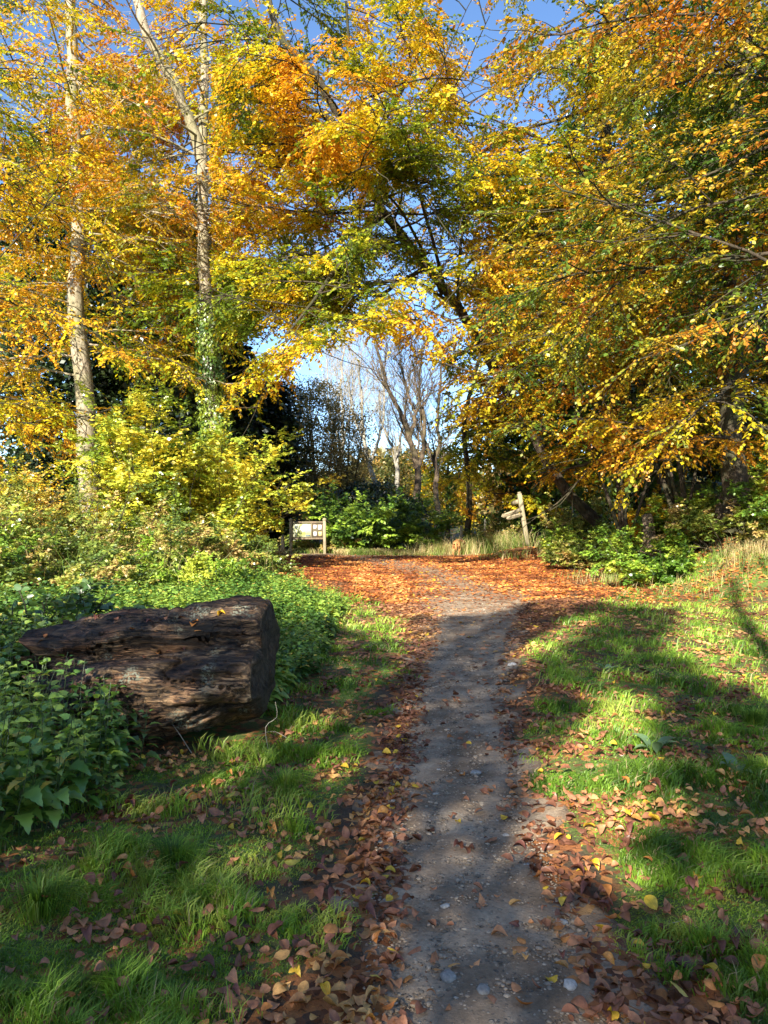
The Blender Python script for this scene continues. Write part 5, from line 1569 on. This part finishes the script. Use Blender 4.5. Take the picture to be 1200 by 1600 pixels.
def shade_tree(label, x, y, h, r, n, zc, ymax, leaf=.17, seed=0, xmaxg=30):
    base = G(x, y)
    root = empty('shade_tree', base, label, 'tree', 'trees standing behind the viewer')
    gt = Geo(); gf = Geo()
    tk = resample([[0, 0, -.3], [.1, 0, h * .4], [-.1, .1, h * .75], [0, 0, h]], 16)
    tubes(gt, tk[None], taper(.24, .07, 16)[None], 12)
    p, d, t = kids(tk[None], 40, zc / h, 1., 1.1, rnd=True)
    P1 = grow(p, nz(d + [0, 0, .15]), r * rng.uniform(.6, 1.05, 40), 7, .1, -.02)
    Q = P1 + base; s_ = Q[..., 2] / -L[2]; gx = Q[..., 0] + L[0] * s_; gy = Q[..., 1] + L[1] * s_
    ok = np.ones(40, bool)
    for P in LIT: ok &= ~inpoly(P, gx, gy).any(1)
    ok &= gy.max(1) < ymax + 1
    tubes(gt, P1[ok], (.06 * (1.2 - t[ok]))[:, None] * np.linspace(1, .3, 8)[None], 5)
    m = n
    u = rng.uniform(0, 1, m); az = rng.uniform(0, 6.283, m); rr = r * rng.uniform(0, 1, m) ** .5
    pos = np.stack([rr * np.cos(az), rr * np.sin(az), zc + (h + 1.5 - zc) * u], -1)
    Pw = pos + base
    s_ = Pw[:, 2] / -L[2]
    gx = Pw[:, 0] + L[0] * s_; gy = Pw[:, 1] + L[1] * s_
    keep = np.ones(m, bool)
    lim = ymax + 1.6 * (noise(np.stack([gx, gx * 0], -1), .6, 120) - .5) + .6 * (noise(np.stack([gx, gy], -1), 2.2, 121) - .5)
    keep &= gy < lim
    for P in LIT: keep &= ~inpoly(P, gx + .06 * (noise(np.stack([gx, gy], -1), 4, 122) - .5), gy + .1 * (noise(np.stack([gx, gy], -1), 4, 123) - .5))
    for P in HALF: keep &= ~(inpoly(P, gx, gy) & (noise(np.stack([gx, gy], -1), 2.6, 124) > .44))
    pos = pos[keep]; m = len(pos)
    put_leaves(gf, pos, rng.normal(0, 1, (m, 3)) * [1, 1, .4], rng.normal(0, .7, (m, 3)) + [0, 0, .5], leaf * rng.uniform(.7, 1.2, m), tint(pos + base, AUT_GOLD, .4, .2, seed), T4)
    for g, nm, mt in ((gt, 'trunk', M_BEECH), (gf, 'crown', M_LEAF)):
        if g.n:
            o = bpy.data.objects.new(nm, g.mesh(nm, mt, nm == 'trunk')); COL.objects.link(o); o.parent = root


SHADE = [(-10.5, -9), (-6.2, -11), (-2.2, -9.5), (1.8, -11), (-13.5, -12)]
for i, (x, y) in enumerate(SHADE):
    shade_tree('golden beech behind the viewer whose crown shades the foreground', x, y, 13, 4.2, 22000, 4.2, 12.2, seed=130 + i)
# taller trees to the right behind: they keep the upper right wood in half shade
for i, (x, y, h, n) in enumerate([(5.6, -9, 17, 8200), (2.2, -14, 22, 6000)]):
    shade_tree('tall thin crowned beech behind the viewer to the right', x, y, h, 4.0, n, 9, 26, .2, 140 + i)

# ------------------------------------------------------------------ world, sun, camera
w = bpy.data.worlds.new('World'); scene.world = w; w.use_nodes = True
nt = w.node_tree
bg = nt.nodes['Background']
sky = nt.nodes.new('ShaderNodeTexSky'); sky.sky_type = 'NISHITA'; sky.sun_disc = False
sky.sun_elevation = SUN_EL; sky.sun_rotation = math.radians(180) + SUN_AZ
sky.air_density = .75; sky.dust_density = .2; sky.ozone_density = 3.0
hs = nt.nodes.new('ShaderNodeHueSaturation'); hs.inputs['Saturation'].default_value = 1.05
nt.links.new(sky.outputs[0], hs.inputs['Color']); nt.links.new(hs.outputs[0], bg.inputs[0]); bg.inputs[1].default_value = .10
sl = bpy.data.lights.new('sun', 'SUN'); sl.energy = 5.0; sl.angle = math.radians(.53); sl.color = (1., .93, .80)
so_ = bpy.data.objects.new('sun', sl); COL.objects.link(so_)
so_.rotation_euler = Vector((-L[0], -L[1], -L[2])).to_track_quat('Z', 'Y').to_euler()
cam = bpy.data.cameras.new('camera'); co_ = bpy.data.objects.new('camera', cam); COL.objects.link(co_)
cam.sensor_fit = 'VERTICAL'; cam.sensor_height = 36; cam.lens = 27.0; cam.clip_end = 4000; cam.clip_start = .05
co_.location = (0, 0, EYE); co_.rotation_euler = (math.radians(90.24), 0, 0)
scene.camera = co_
scene.view_settings.view_transform = 'Standard'; scene.view_settings.look = 'None'
scene.view_settings.exposure = 1.7; scene.view_settings.gamma = 1
scene.cycles.max_bounces = 5; scene.cycles.diffuse_bounces = 4; scene.cycles.transmission_bounces = 3; scene.cycles.glossy_bounces = 2
scene.cycles.use_denoising = True
